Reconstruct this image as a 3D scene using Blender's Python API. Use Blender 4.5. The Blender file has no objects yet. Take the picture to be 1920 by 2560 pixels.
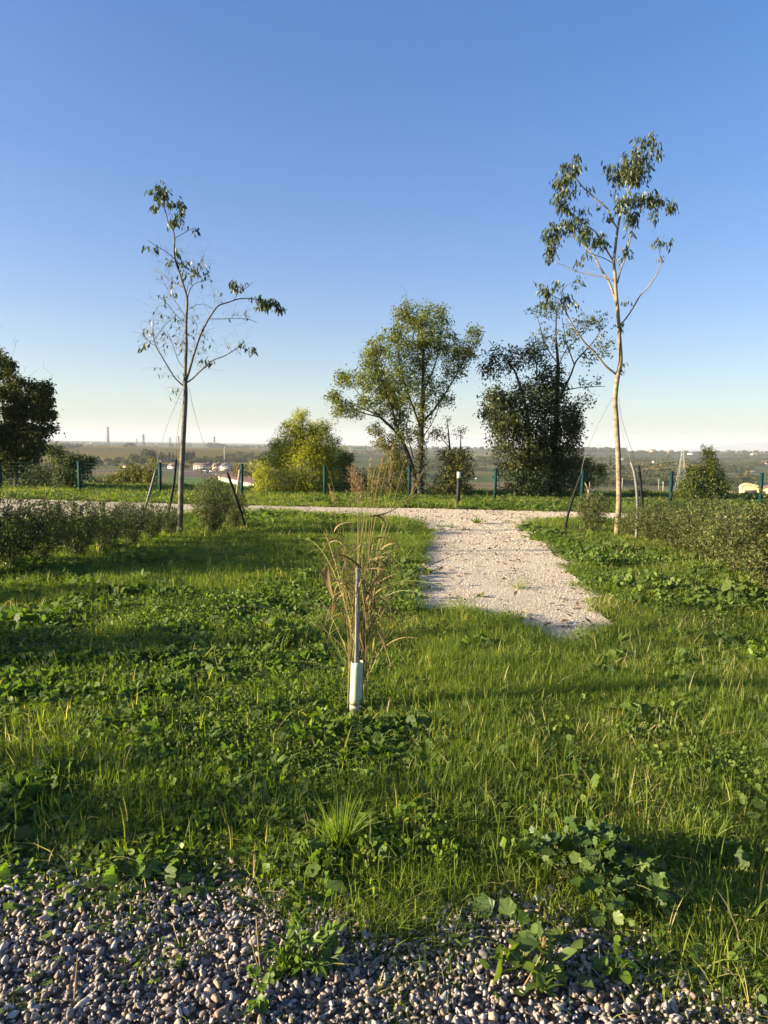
import bpy, math, random
import numpy as np
from mathutils import Matrix, Vector
R = math.radians
S = bpy.context.scene
C = S.collection
rng = np.random.default_rng(11)
random.seed(11)

# ------------------------------------------------------------------ camera
CAMH, F_PX = 1.6, 1775.0                      # eye height (m), focal length in pixels of a 1920 x 2560 frame
PITCH, ROLL = R(5.28), 0.0155
cam = bpy.data.objects.new("camera", bpy.data.cameras.new("camera"))
C.objects.link(cam)
Fw = Vector((0, math.cos(PITCH), -math.sin(PITCH)))
r0 = Vector((1, 0, 0)); u0 = Vector((0, math.sin(PITCH), math.cos(PITCH)))
Rt = r0 * math.cos(ROLL) + u0 * math.sin(ROLL)
Up = u0 * math.cos(ROLL) - r0 * math.sin(ROLL)
cam.matrix_world = Matrix(((Rt.x, Up.x, -Fw.x, 0), (Rt.y, Up.y, -Fw.y, 0), (Rt.z, Up.z, -Fw.z, CAMH), (0, 0, 0, 1)))
cam.data.sensor_fit = 'HORIZONTAL'
cam.data.sensor_width = 36.0
cam.data.lens = 36.0 * F_PX / 1920.0
cam.data.clip_start = 0.05
cam.data.clip_end = 60000
S.camera = cam

# ------------------------------------------------------------------ light
SUN_EL, SUN_AZ = R(12.5), R(-100)             # azimuth clockwise from the view direction (+Y)
EXPOSURE = 2.05
w = bpy.data.worlds.new("World"); S.world = w; w.use_nodes = True
nt = w.node_tree
sky = nt.nodes.new('ShaderNodeTexSky'); sky.sky_type = 'NISHITA'; sky.sun_disc = False
sky.sun_elevation = SUN_EL; sky.sun_rotation = SUN_AZ
sky.altitude = 100; sky.air_density = 1.0; sky.dust_density = 1.5; sky.ozone_density = 3.2
bg = nt.nodes['Background']; bg.inputs['Strength'].default_value = 0.085
hs = nt.nodes.new('ShaderNodeHueSaturation'); hs.inputs['Saturation'].default_value = 1.30; hs.inputs['Hue'].default_value = 0.523
nt.links.new(sky.outputs[0], hs.inputs['Color']); gm = nt.nodes.new('ShaderNodeGamma'); gm.inputs['Gamma'].default_value = 0.74
nt.links.new(hs.outputs[0], gm.inputs[0]); nt.links.new(gm.outputs[0], bg.inputs[0])
sun = bpy.data.objects.new("sun", bpy.data.lights.new("sun", 'SUN')); C.objects.link(sun)
sun.data.energy = 5.0; sun.data.angle = R(0.55); sun.data.color = (1.0, 0.83, 0.58)
sd = Vector((math.sin(SUN_AZ) * math.cos(SUN_EL), math.cos(SUN_AZ) * math.cos(SUN_EL), math.sin(SUN_EL)))
sun.rotation_euler = (-sd).to_track_quat('-Z', 'Y').to_euler()
S.view_settings.view_transform = 'Standard'; S.view_settings.look = 'None'
S.view_settings.gamma = 1; S.view_settings.use_curve_mapping = False
S.view_settings.exposure = EXPOSURE
S.cycles.max_bounces = 6; S.cycles.diffuse_bounces = 3; S.cycles.transmission_bounces = 4
S.cycles.volume_bounces = 0; S.cycles.transparent_max_bounces = 8; S.cycles.use_denoising = True

# ------------------------------------------------------------------ picture <-> place
NR, NU, NF = np.array(Rt), np.array(Up), np.array(Fw)
EYE = np.array((0, 0, CAMH))
def ray(px, py):
    return NF + (px - 960) / F_PX * NR + (1280 - py) / F_PX * NU
def at(px, py, Y):                            # the point of a sight line at distance Y ahead
    d = ray(px, py); return EYE + d * (Y / d[1])
def ground(px, py, z=0.0):                    # the point where a sight line meets level z
    d = ray(px, py); return EYE + d * ((z - CAMH) / d[2])
def az_of(px, py=1116):
    d = ray(px, py); return math.atan2(d[0], d[1])

# ------------------------------------------------------------------ mesh helpers
def unit(v):
    return v / np.maximum(np.linalg.norm(v, axis=-1, keepdims=True), 1e-9)
def new_mesh(name, V, Fs, mat, tint=None, smooth=False, col=None):
    V = np.asarray(V, dtype=np.float32)
    Fs = [np.asarray(f, dtype=np.int32) for f in Fs if len(f)]
    me = bpy.data.meshes.new(name)
    me.vertices.add(len(V)); me.vertices.foreach_set('co', V.ravel())
    li = np.concatenate([f.ravel() for f in Fs]); sz = np.concatenate([np.full(len(f), f.shape[1], np.int32) for f in Fs])
    me.loops.add(len(li)); me.loops.foreach_set('vertex_index', li)
    me.polygons.add(len(sz))
    me.polygons.foreach_set('loop_start', np.concatenate([[0], np.cumsum(sz)[:-1]]).astype(np.int32))
    if smooth: me.polygons.foreach_set('use_smooth', np.ones(len(sz), bool))
    if tint is not None:
        a = me.attributes.new('tint', 'FLOAT', 'POINT'); a.data.foreach_set('value', np.asarray(tint, np.float32))
    if col is not None:
        a = me.attributes.new('col', 'FLOAT_COLOR', 'POINT')
        a.data.foreach_set('color', np.column_stack([col, np.ones(len(col))]).astype(np.float32).ravel())
    me.update(calc_edges=True)
    if mat: me.materials.append(mat)
    return me
def link(name, me, parent=None, loc=None):
    o = bpy.data.objects.new(name, me); C.objects.link(o)
    if parent is not None: o.parent = parent
    if loc is not None: o.location = loc
    return o
def tag(o, label=None, cat=None, group=None, kind=None):
    if label: o['label'] = label
    if cat: o['category'] = cat
    if group: o['group'] = group
    if kind: o['kind'] = kind
    return o
def empty(name, loc, label, cat, group=None, rz=0.0):
    o = bpy.data.objects.new(name, None); C.objects.link(o); o.location = [float(v) for v in loc]
    o.rotation_euler[2] = rz; o.empty_display_size = 0.2
    return tag(o, label, cat, group)
def copy_tree(o, parent=None):
    c = o.copy(); C.objects.link(c)
    if parent is not None: c.parent = parent
    for ch in list(o.children): copy_tree(ch, c)
    return c

class MB:                                     # collects shapes for ONE mesh object
    def __init__(s): s.V = []; s.F = []; s.T = []; s.n = 0
    def add(s, V, Fs, tint=None):
        V = np.asarray(V, float).reshape(-1, 3)
        s.V.append(V); s.T.append(np.full(len(V), 0.5) if tint is None else np.broadcast_to(np.asarray(tint, float), (len(V),)))
        for f in Fs:
            f = np.asarray(f)
            if len(f): s.F.append(f + s.n)
        s.n += len(V); return s
    def box(s, c, size, rz=0.0, M=None, tint=None):
        q = np.array([[x, y, z] for z in (-.5, .5) for y in (-.5, .5) for x in (-.5, .5)]) * np.array(size)
        if M is not None: q = q @ np.asarray(M).T
        ca, sa = math.cos(rz), math.sin(rz)
        q = q @ np.array([[ca, sa, 0], [-sa, ca, 0], [0, 0, 1]]) + np.array(c)
        return s.add(q, [[[0, 2, 3, 1], [4, 5, 7, 6], [0, 1, 5, 4], [2, 6, 7, 3], [0, 4, 6, 2], [1, 3, 7, 5]]], tint)
    def tube(s, P, Rr, sides=6, tint=None, cap=True):
        P = np.asarray(P, float)[None]; Rr = np.broadcast_to(np.asarray(Rr, float), (P.shape[1],))[None]
        V, Fq = tubes(P, Rr, sides); n = P.shape[1]
        Fs = [Fq]
        if cap: Fs.append(np.array([list(range(sides))[::-1], list(range((n - 1) * sides, n * sides))]))
        return s.add(V, Fs, tint)
    def build(s, name, mat, parent=None, smooth=False, loc=None):
        V = np.concatenate(s.V)
        if loc is not None: V = V - np.asarray(loc, float)
        by = {}
        for f in s.F: by.setdefault(f.shape[1], []).append(f)
        me = new_mesh(name, V, [np.concatenate(v) for v in by.values()], mat, np.concatenate(s.T), smooth)
        return link(name, me, parent, loc if parent is None else None)

def tubes(P, Rr, sides=4):                    # P (M,K,3), Rr (M,K)  ->  all tubes in one go
    M, K, _ = P.shape
    T = np.empty_like(P); T[:, 1:-1] = P[:, 2:] - P[:, :-2]; T[:, 0] = P[:, 1] - P[:, 0]; T[:, -1] = P[:, -1] - P[:, -2]
    T = unit(T)
    ref = np.where(np.abs(T[..., 2:3]) > 0.9, np.array([1.0, 0, 0]), np.array([0, 0, 1.0]))
    ref = np.broadcast_to(ref[:, :1], T.shape)
    A = unit(np.cross(T, ref)); B = np.cross(T, A)
    an = np.arange(sides) * 2 * np.pi / sides
    V = P[:, :, None] + Rr[:, :, None, None] * (np.cos(an)[:, None] * A[:, :, None] + np.sin(an)[:, None] * B[:, :, None])
    i = np.arange(M * K * sides).reshape(M, K, sides)
    a, b = i[:, :-1], i[:, 1:]
    Fq = np.stack([a, np.roll(a, -1, 2), np.roll(b, -1, 2), b], -1).reshape(-1, 4)
    return V.reshape(-1, 3), Fq
# leaf templates: u along, v across, w up; triangles
T_DIAMOND = (np.array([[0, 0, 0], [.42, -.5, .10], [1, 0, -.08], [.42, .5, .10]]), np.array([[0, 1, 2], [0, 2, 3]]))
T_LANCE = (np.array([[0, 0, 0], [.28, -.42, .10], [.28, .42, .10], [.62, -.40, .06], [.62, .40, .06], [1, 0, -.22], [.45, 0, 0]]),
           np.array([[0, 1, 6], [0, 6, 2], [1, 3, 6], [6, 4, 2], [3, 5, 6], [6, 5, 4]]))
def _round(n=10, lobes=5, amp=.12, cup=.16):
    a = np.linspace(R(20), R(340), n)
    rr = .5 * (1 + amp * np.cos(a * lobes)) 
    P = [[.12, 0, 0]] + [[.5 - r * math.cos(t), r * math.sin(t) * 1.0, cup * (1 if k % 2 else .25)] for k, (t, r) in enumerate(zip(a, rr))]
    return np.array(P), np.array([[0, k + 1, k] for k in range(1, n)])
T_ROUND = _round(8, 1, .05, .12)
T_MALLOW = _round(19, 5.6, .13, .15)
def leaves(P, D, N, L, Wd, T=T_DIAMOND):
    n = len(P); U = unit(D); Vv = unit(np.cross(N, U)); Wn = np.cross(U, Vv)
    L = np.broadcast_to(L, (n,)); Wd = np.broadcast_to(Wd, (n,))
    tv, tf = T
    V = (P[:, None] + tv[None, :, 0:1] * (U * L[:, None])[:, None] + tv[None, :, 1:2] * (Vv * Wd[:, None])[:, None]
         + tv[None, :, 2:3] * (Wn * Wd[:, None])[:, None])
    Fc = (tf[None] + (np.arange(n) * len(tv))[:, None, None]).reshape(-1, 3)
    return V.reshape(-1, 3), Fc, len(tv)
def rdir(n, up=0.0, sd=1.0, g=None):
    g = g or rng
    return unit(g.normal(size=(n, 3)) * sd + np.array([0, 0, up]))
def ribbon(P, Wd, side=None):                 # P (M,K,3) blades tapered to a point, Wd (M,)
    M, K, _ = P.shape
    T = unit(P[:, -1] - P[:, 0])
    if side is None:
        a = rng.uniform(0, 2 * np.pi, M); side = np.stack([np.cos(a), np.sin(a), np.zeros(M)], -1)
    Sd = unit(side)
    prof = np.array([.75, 1.0, .85, .6, .35, .2][:K - 1] if K < 7 else np.concatenate([[.7], np.linspace(1, .3, K - 2)]))
    Lf = P[:, :-1] - Sd[:, None] * (Wd[:, None] * prof)[..., None] * .5
    Rg = P[:, :-1] + Sd[:, None] * (Wd[:, None] * prof)[..., None] * .5
    V = np.concatenate([np.stack([Lf, Rg], 2).reshape(M, -1, 3), P[:, -1:]], 1)
    nv = 2 * (K - 1) + 1
    q = np.array([[2 * k, 2 * k + 1, 2 * k + 3, 2 * k + 2] for k in range(K - 2)]); t = np.array([[2 * (K - 2), 2 * (K - 2) + 1, 2 * (K - 1)]])
    off = (np.arange(M) * nv)[:, None, None]
    return V.reshape(-1, 3), (q[None] + off).reshape(-1, 4), (t[None] + off).reshape(-1, 3), nv

# value noise on arrays
def vnoise(x, y, seed=0):
    def h(i, j):
        v = np.sin(i * 127.1 + j * 311.7 + seed * 74.7) * 43758.5453
        return v - np.floor(v)
    x = np.asarray(x, float); y = np.asarray(y, float)
    i, j = np.floor(x), np.floor(y); fx, fy = x - i, y - j
    fx = fx * fx * (3 - 2 * fx); fy = fy * fy * (3 - 2 * fy)
    return (h(i, j) * (1 - fx) + h(i + 1, j) * fx) * (1 - fy) + (h(i, j + 1) * (1 - fx) + h(i + 1, j + 1) * fx) * fy
def fbm(x, y, seed=0, o=3):
    return sum(vnoise(x * 2 ** k, y * 2 ** k, seed + k) / 2 ** (k + 1) for k in range(o)) / (1 - .5 ** o)

# ------------------------------------------------------------------ materials
def mat_new(name):
    m = bpy.data.materials.new(name); m.use_nodes = True
    t = m.node_tree; return m, t, t.nodes['Principled BSDF']
def ramp(t, stops):
    r = t.nodes.new('ShaderNodeValToRGB'); e = r.color_ramp.elements
    while len(e) < len(stops): e.new(.5)
    for k, (p, c) in enumerate(stops): e[k].position = p; e[k].color = (*c, 1)
    return r
def noise(t, scale, detail=4, rough=.6, vec=None):
    n = t.nodes.new('ShaderNodeTexNoise'); n.inputs['Scale'].default_value = scale
    n.inputs['Detail'].default_value = detail; n.inputs['Roughness'].default_value = rough
    if vec is not None: t.links.new(vec, n.inputs['Vector'])
    return n
def pos(t):
    return t.nodes.new('ShaderNodeNewGeometry').outputs['Position']
def mth(t, op, a, b=None, c=None):
    n = t.nodes.new('ShaderNodeMath'); n.operation = op
    for i, v in enumerate((a, b, c)):
        if v is None: continue
        if isinstance(v, (int, float)): n.inputs[i].default_value = v
        else: t.links.new(v, n.inputs[i])
    return n.outputs[0]
def bump(t, p, height, strength, dist=.01):
    b = t.nodes.new('ShaderNodeBump'); b.inputs['Strength'].default_value = strength; b.inputs['Distance'].default_value = dist
    t.links.new(height, b.inputs['Height']); t.links.new(b.outputs[0], p.inputs['Normal'])
def leaf_mat(name, stops, trans=.35, rough=.45, spec=.35, patch=0.0, patch_scale=.6, inst=False, tboost=(1.6, 1.7, .7)):
    m, t, p = mat_new(name)
    a = t.nodes.new('ShaderNodeAttribute'); a.attribute_name = 'tint'
    v = a.outputs['Fac']
    if inst:
        oi = t.nodes.new('ShaderNodeObjectInfo')
        v = mth(t, 'MULTIPLY_ADD', oi.outputs['Random'], .3, mth(t, 'MULTIPLY', v, .7))
    if patch:
        n = noise(t, patch_scale, 3, .55, pos(t))
        v = mth(t, 'ADD', v, mth(t, 'MULTIPLY', mth(t, 'SUBTRACT', n.outputs[0], .5), patch))
    r = ramp(t, stops); t.links.new(v, r.inputs[0])
    t.links.new(r.outputs[0], p.inputs['Base Color'])
    p.inputs['Roughness'].default_value = rough; p.inputs['Specular IOR Level'].default_value = spec
    tr = t.nodes.new('ShaderNodeBsdfTranslucent')
    mx = t.nodes.new('ShaderNodeMix'); mx.data_type = 'RGBA'; mx.blend_type = 'MULTIPLY'; mx.inputs[0].default_value = 1
    t.links.new(r.outputs[0], mx.inputs[6]); mx.inputs[7].default_value = (*tboost, 1)
    t.links.new(mx.outputs[2], tr.inputs[0])
    ms = t.nodes.new('ShaderNodeMixShader'); ms.inputs[0].default_value = trans
    t.links.new(p.outputs[0], ms.inputs[1]); t.links.new(tr.outputs[0], ms.inputs[2])
    t.links.new(ms.outputs[0], t.nodes['Material Output'].inputs[0])
    return m
def plain_mat(name, stops, scale=3.0, rough=.8, bstr=0.0, bscale=30, spec=.3, metal=0.0, tint=False, stretch=None):
    m, t, p = mat_new(name)
    vec = pos(t)
    if stretch:
        mp = t.nodes.new('ShaderNodeMapping'); mp.inputs['Scale'].default_value = stretch
        t.links.new(vec, mp.inputs[0]); vec = mp.outputs[0]
    n = noise(t, scale, 5, .6, vec)
    v = n.outputs[0]
    if tint:
        a = t.nodes.new('ShaderNodeAttribute'); a.attribute_name = 'tint'
        v = mth(t, 'ADD', mth(t, 'MULTIPLY', mth(t, 'SUBTRACT', v, .5), .5), a.outputs['Fac'])
    r = ramp(t, stops); t.links.new(v, r.inputs[0]); t.links.new(r.outputs[0], p.inputs['Base Color'])
    p.inputs['Roughness'].default_value = rough; p.inputs['Specular IOR Level'].default_value = spec; p.inputs['Metallic'].default_value = metal
    if bstr: bump(t, p, noise(t, bscale, 4, .6, vec).outputs[0], bstr)
    return m

M = {}
M['grass'] = leaf_mat('grass_blades', [(0, (.048, .075, .016)), (.35, (.108, .160, .022)), (.7, (.19, .24, .032)), (.93, (.30, .30, .055)), (1, (.48, .40, .20))], .48, .55, .3, .55, 1.3, True, (1.7, 1.8, .5))
M['weed'] = leaf_mat('weed_leaves', [(0, (.040, .070, .020)), (.5, (.098, .152, .032)), (.85, (.18, .23, .042)), (1, (.28, .29, .05))], .42, .62, .25, .5, 1.1, True, (1.6, 1.8, .5))
M['plant'] = leaf_mat('plant_leaves', [(0, (.034, .062, .018)), (.5, (.060, .105, .026)), (1, (.12, .165, .035))], .36, .45, .35, tboost=(1.6, 1.7, .5))
M['lime'] = leaf_mat('lime_leaves', [(0, (.075, .140, .016)), (.6, (.14, .21, .020)), (1, (.24, .27, .03))], .42, .45, .3, tboost=(1.5, 1.5, .5))
M['dry'] = leaf_mat('dry_grass', [(0, (.035, .022, .018)), (.25, (.16, .095, .045)), (.6, (.34, .25, .11)), (.85, (.26, .26, .085)), (1, (.14, .18, .045))], .25, .55, .3, tboost=(1.2, 1.1, .7))
M['panicle'] = leaf_mat('dry_panicle', [(0, (.12, .065, .045)), (.5, (.25, .15, .08)), (1, (.38, .29, .16))], .35, .6, .2)
M['young'] = leaf_mat('young_tree_leaves', [(0, (.028, .048, .018)), (.5, (.062, .085, .026)), (.85, (.13, .13, .035)), (1, (.25, .19, .04))], .3, .42, .4)
M['center'] = leaf_mat('broad_tree_leaves', [(0, (.036, .062, .015)), (.5, (.11, .140, .024)), (.8, (.23, .21, .028)), (1, (.36, .24, .03))], .42, .45, .35, .35, .5)
M['dark'] = leaf_mat('dark_tree_leaves', [(0, (.026, .038, .016)), (.6, (.060, .074, .025)), (.92, (.13, .125, .038)), (1, (.20, .14, .05))], .24, .6, .15)
M['yellow'] = leaf_mat('acacia_leaves', [(0, (.15, .20, .03)), (.5, (.29, .32, .045)), (1, (.44, .42, .05))], .58, .5, .2, .12, .7, tboost=(1.5, 1.4, .5))
M['olive'] = leaf_mat('olive_green_leaves', [(0, (.055, .068, .016)), (.5, (.125, .130, .024)), (1, (.26, .19, .035))], .35, .5, .25, .35, .6)
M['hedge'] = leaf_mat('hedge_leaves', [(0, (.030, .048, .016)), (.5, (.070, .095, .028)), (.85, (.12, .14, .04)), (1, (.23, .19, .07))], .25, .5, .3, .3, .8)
M['hedge2'] = leaf_mat('hedge_leaves_sunny', [(0, (.040, .058, .018)), (.5, (.095, .115, .032)), (.85, (.15, .16, .045)), (1, (.28, .22, .08))], .28, .5, .3, .3, .8)  # lighter copy of the hedge leaves, sunlight put into the colour
M['far'] = leaf_mat('far_foliage', [(0, (.028, .038, .013)), (.5, (.062, .075, .020)), (1, (.15, .14, .035))], .2, .7, .1)
M['fargold'] = leaf_mat('far_golden_foliage', [(0, (.10, .085, .018)), (1, (.24, .17, .025))], .25, .7, .1)
M['litter'] = leaf_mat('fallen_leaves', [(0, (.05, .03, .018)), (.6, (.13, .08, .04)), (1, (.25, .17, .08))], .1, .6, .2)
M['bark_pale'] = plain_mat('pale_smooth_bark', [(.25, (.075, .058, .036)), (.5, (.20, .158, .095)), (.75, (.31, .255, .165))], 9, .8, .5, 40, stretch=(1, 1, 2.2))
M['bark_grey'] = plain_mat('grey_bark', [(.3, (.055, .048, .040)), (.55, (.13, .115, .09)), (.8, (.23, .20, .16))], 8, .85, .5, 40, stretch=(1, 1, 2))
M['bark_dark'] = plain_mat('dark_bark', [(.3, (.025, .020, .015)), (.7, (.085, .070, .052))], 6, .9, .6, 30)
M['twig'] = plain_mat('twig_bark', [(.3, (.055, .043, .032)), (.7, (.14, .11, .075))], 12, .8)
M['twig_dark'] = plain_mat('dark_twig_bark', [(.3, (.022, .017, .013)), (.7, (.065, .050, .036))], 12, .8)
M['stem'] = leaf_mat('green_stems', [(0, (.05, .07, .02)), (1, (.12, .13, .04))], .1)
M['soil'] = plain_mat('lawn_soil', [(.3, (.012, .014, .007)), (.55, (.030, .032, .014)), (.8, (.055, .048, .025))], 14, .95, .8, 60)
M['gravelbed'] = plain_mat('gravel_bed_soil', [(.3, (.05, .042, .034)), (.7, (.16, .135, .11))], 60, .95, .8, 80)
M['black'] = plain_mat('black_plastic_pipe', [(.3, (.008, .008, .009)), (.7, (.018, .018, .019))], 8, .7, .1, 60, .15)
M['greypipe'] = plain_mat('weathered_grey_pipe', [(.3, (.065, .062, .058)), (.7, (.14, .135, .125))], 8, .55, .1, 60, .4)
M['wire'] = plain_mat('galvanised_wire', [(.3, (.10, .10, .10)), (.7, (.2, .2, .2))], 8, .5, 0, 1, .5)
M['fence'] = plain_mat('green_fence_paint', [(.3, (.004, .030, .030)), (.7, (.006, .046, .042))], 5, .75, 0, 1, .15)
M['wood'] = plain_mat('weathered_wood', [(.3, (.16, .125, .09)), (.7, (.36, .30, .22))], 12, .85, .4, 40, stretch=(3, 3, .4))
M['stakewood'] = plain_mat('grey_weathered_stake', [(.25, (.14, .125, .10)), (.5, (.25, .23, .19)), (.8, (.32, .30, .25))], 30, .8, .4, 90, stretch=(3, 3, .25))
M['bollard'] = plain_mat('anthracite_metal', [(.3, (.022, .022, .024)), (.7, (.034, .034, .036))], 5, .7, 0, 1, .2)
M['lampglass'] = plain_mat('opal_diffuser', [(.3, (.72, .72, .70)), (.7, (.8, .8, .78))], 5, .35)

# tree shelter plastic: pale green, thin
m, t, p = mat_new('tree_shelter_plastic'); M['shelter'] = m
n = noise(t, 18, 4, .6, pos(t)); r = ramp(t, [(.3, (.44, .50, .36)), (.75, (.56, .62, .44))])
t.links.new(n.outputs[0], r.inputs[0]); p.inputs['Roughness'].default_value = .5
sz = t.nodes.new('ShaderNodeSeparateXYZ'); t.links.new(pos(t), sz.inputs[0]); mud = noise(t, 45, 5, .7, pos(t))      # splashes of mud near the ground
mf = mth(t, 'MULTIPLY', mth(t, 'GREATER_THAN', mth(t, 'SUBTRACT', mud.outputs[0], mth(t, 'MULTIPLY', sz.outputs[2], 1.9)), .36), .75)
mz = t.nodes.new('ShaderNodeMix'); mz.data_type = 'RGBA'; t.links.new(mf, mz.inputs[0]); t.links.new(r.outputs[0], mz.inputs[6]); mz.inputs[7].default_value = (.16, .12, .07, 1); t.links.new(mz.outputs[2], p.inputs['Base Color'])
tr = t.nodes.new('ShaderNodeBsdfTranslucent'); tr.inputs[0].default_value = (.5, .7, .42, 1)
ms = t.nodes.new('ShaderNodeMixShader'); ms.inputs[0].default_value = .22
t.links.new(p.outputs[0], ms.inputs[1]); t.links.new(tr.outputs[0], ms.inputs[2]); t.links.new(ms.outputs[0], t.nodes['Material Output'].inputs[0])

# path gravel surface
m, t, p = mat_new('white_crushed_gravel'); M['path'] = m
P_ = pos(t)
vo = t.nodes.new('ShaderNodeTexVoronoi'); vo.inputs['Scale'].default_value = 85; t.links.new(P_, vo.inputs['Vector'])
sep = t.nodes.new('ShaderNodeSeparateColor'); t.links.new(vo.outputs['Color'], sep.inputs[0])
r = ramp(t, [(0, (.23, .19, .135)), (.3, (.42, .355, .26)), (.7, (.57, .495, .375)), (1, (.69, .62, .50))])
big = noise(t, .9, 5, .65, P_)
t.links.new(mth(t, 'ADD', mth(t, 'MULTIPLY', sep.outputs[0], .75), mth(t, 'MULTIPLY', big.outputs[0], .35)), r.inputs[0])
t.links.new(r.outputs[0], p.inputs['Base Color']); p.inputs['Roughness'].default_value = .95; p.inputs['Specular IOR Level'].default_value = .1
inv = mth(t, 'SUBTRACT', 1.0, vo.outputs['Distance'])
bump(t, p, inv, .9, .012)

# pebbles: hue by instance
m, t, p = mat_new('river_pebbles'); M['pebble'] = m
oi = t.nodes.new('ShaderNodeObjectInfo')
r = ramp(t, [(0, (.085, .078, .070)), (.16, (.17, .155, .14)), (.34, (.27, .25, .225)), (.5, (.22, .155, .105)), (.62, (.33, .26, .18)), (.74, (.30, .28, .26)), (.88, (.38, .355, .32)), (1, (.25, .16, .11))])
t.links.new(oi.outputs['Random'], r.inputs[0])
tc = t.nodes.new('ShaderNodeTexCoord')
n = noise(t, 55, 5, .65, tc.outputs['Object']); mx = t.nodes.new('ShaderNodeMix'); mx.data_type = 'RGBA'; mx.blend_type = 'OVERLAY'; mx.inputs[0].default_value = .55
t.links.new(r.outputs[0], mx.inputs[6]); t.links.new(n.outputs[0], mx.inputs[7]); t.links.new(mx.outputs[2], p.inputs['Base Color'])
p.inputs['Roughness'].default_value = .62; p.inputs['Specular IOR Level'].default_value = .35
bump(t, p, n.outputs[0], .3, .002)
m, t, p = mat_new('white_stone_chips'); M['chip'] = m
oi = t.nodes.new('ShaderNodeObjectInfo')
r = ramp(t, [(0, (.25, .205, .145)), (.4, (.50, .43, .32)), (1, (.71, .64, .52))]); t.links.new(oi.outputs['Random'], r.inputs[0])
t.links.new(r.outputs[0], p.inputs['Base Color']); p.inputs['Roughness'].default_value = .9

# terrain: field colours are per-parcel vertex colours
m, t, p = mat_new('countryside'); M['land'] = m
a = t.nodes.new('ShaderNodeAttribute'); a.attribute_name = 'col'
n = noise(t, .06, 6, .7, pos(t)); mx = t.nodes.new('ShaderNodeMix'); mx.data_type = 'RGBA'; mx.blend_type = 'OVERLAY'; mx.inputs[0].default_value = .6
t.links.new(a.outputs['Color'], mx.inputs[6]); t.links.new(n.outputs[0], mx.inputs[7]); t.links.new(mx.outputs[2], p.inputs['Base Color'])
p.inputs['Roughness'].default_value = .95; p.inputs['Specular IOR Level'].default_value = .05

def flat(name, c, rough=.8, var=.12, scale=2.0):
    c = np.array(c); return plain_mat(name, [(.3, tuple(c * (1 - var))), (.7, tuple(c * (1 + var)))], scale, rough)
M['plaster'] = flat('cream_plaster', (.46, .39, .31)); M['white'] = flat('white_plaster', (.50, .47, .42)); M['ochre'] = flat('ochre_plaster', (.62, .44, .22))
M['tiles'] = flat('terracotta_roof', (.15, .10, .075)); M['redroof'] = flat('dark_red_roof', (.075, .035, .035)); M['greyroof'] = flat('grey_roof', (.11, .10, .10))
M['glass'] = flat('dark_window_glass', (.03, .035, .04), .2); M['dark'+'void'] = flat('shadowed_opening', (.03, .027, .024))  # the opening colour paints interior shade onto solid dark panels
M['steel'] = flat('galvanised_steel', (.30, .30, .28), .7); M['steeldark'] = flat('weathered_dark_steel', (.06, .06, .06), .7); M['pole'] = flat('concrete_pole', (.45, .42, .37)); M['asphalt'] = flat('pale_asphalt', (.17, .16, .15))
M['bandred'] = flat('faded_red_band', (.16, .04, .035)); M['bandwhite'] = flat('off_white_band', (.42, .40, .37)); M['conc'] = flat('chimney_concrete', (.14, .12, .11))
M['carwhite'] = flat('white_car_paint', (.7, .7, .7), .3); M['tyre'] = flat('black_rubber', (.02, .02, .02))
M['sand'] = flat('sandy_track', (.42, .36, .27)); M['mount'] = flat('mountain_slopes', (.17, .18, .18))

# ------------------------------------------------------------------ terrain
RL = [0, 26, 34, 50, 90, 150, 240, 560, 700, 1500, 1700, 2500, 3400, 5000, 6500, 9000, 20000]
ZL = [0, 0, -3, -7.5, -13, -17, -19, -19, -17, -8.6, -14, -12, -10, 5, 0, -18, -18]
RRr = [0, 26, 34, 50, 90, 150, 240, 700, 1000, 1600, 2200, 2600, 3200, 5000, 9000, 20000]
ZRr = [0, 0, -3, -7.5, -13, -17, -19, -19.3, -17, -11, -5, -2, -9, -6, -18, -18]
def zf(x, y):
    x = np.asarray(x, float); y = np.asarray(y, float)
    r = np.hypot(x, y); az = np.arctan2(x, y)
    t = np.clip((az + .10) / .22, 0, 1); t = t * t * (3 - 2 * t)
    z = np.interp(r, RL, ZL) * (1 - t) + np.interp(r, RRr, ZRr) * t
    far = np.clip((r - 1800) / 1500, 0, 1)
    z = z + far * (fbm(x / 900, y / 900, 3) - .5) * 9 + np.clip((r - 250) / 400, 0, 1) * (1 - far) * (fbm(x / 260, y / 260, 5) - .5) * 2.0
    slope = np.interp(y, [-1e9, 26, 34, 50, 90, 150, 240, 400], [0, 0, -3, -7.5, -13, -17, -19, -60])
    return np.where(y < 26, 0, np.maximum(z, slope))
def inpoly(px, py, poly):
    px = np.asarray(px); py = np.asarray(py); c = np.zeros(px.shape, bool)
    n = len(poly); j = n - 1
    for i in range(n):
        xi, yi = poly[i][0], poly[i][1]; xj, yj = poly[j][0], poly[j][1]
        k = ((yi > py) != (yj > py)) & (px < (xj - xi) * (py - yi) / ((yj - yi) if yj != yi else 1e-9) + xi)
        c ^= k; j = i
    return c
def G2(pts, z=0.0): return [tuple(ground(a, b, z)[:2]) for a, b in pts]

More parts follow.
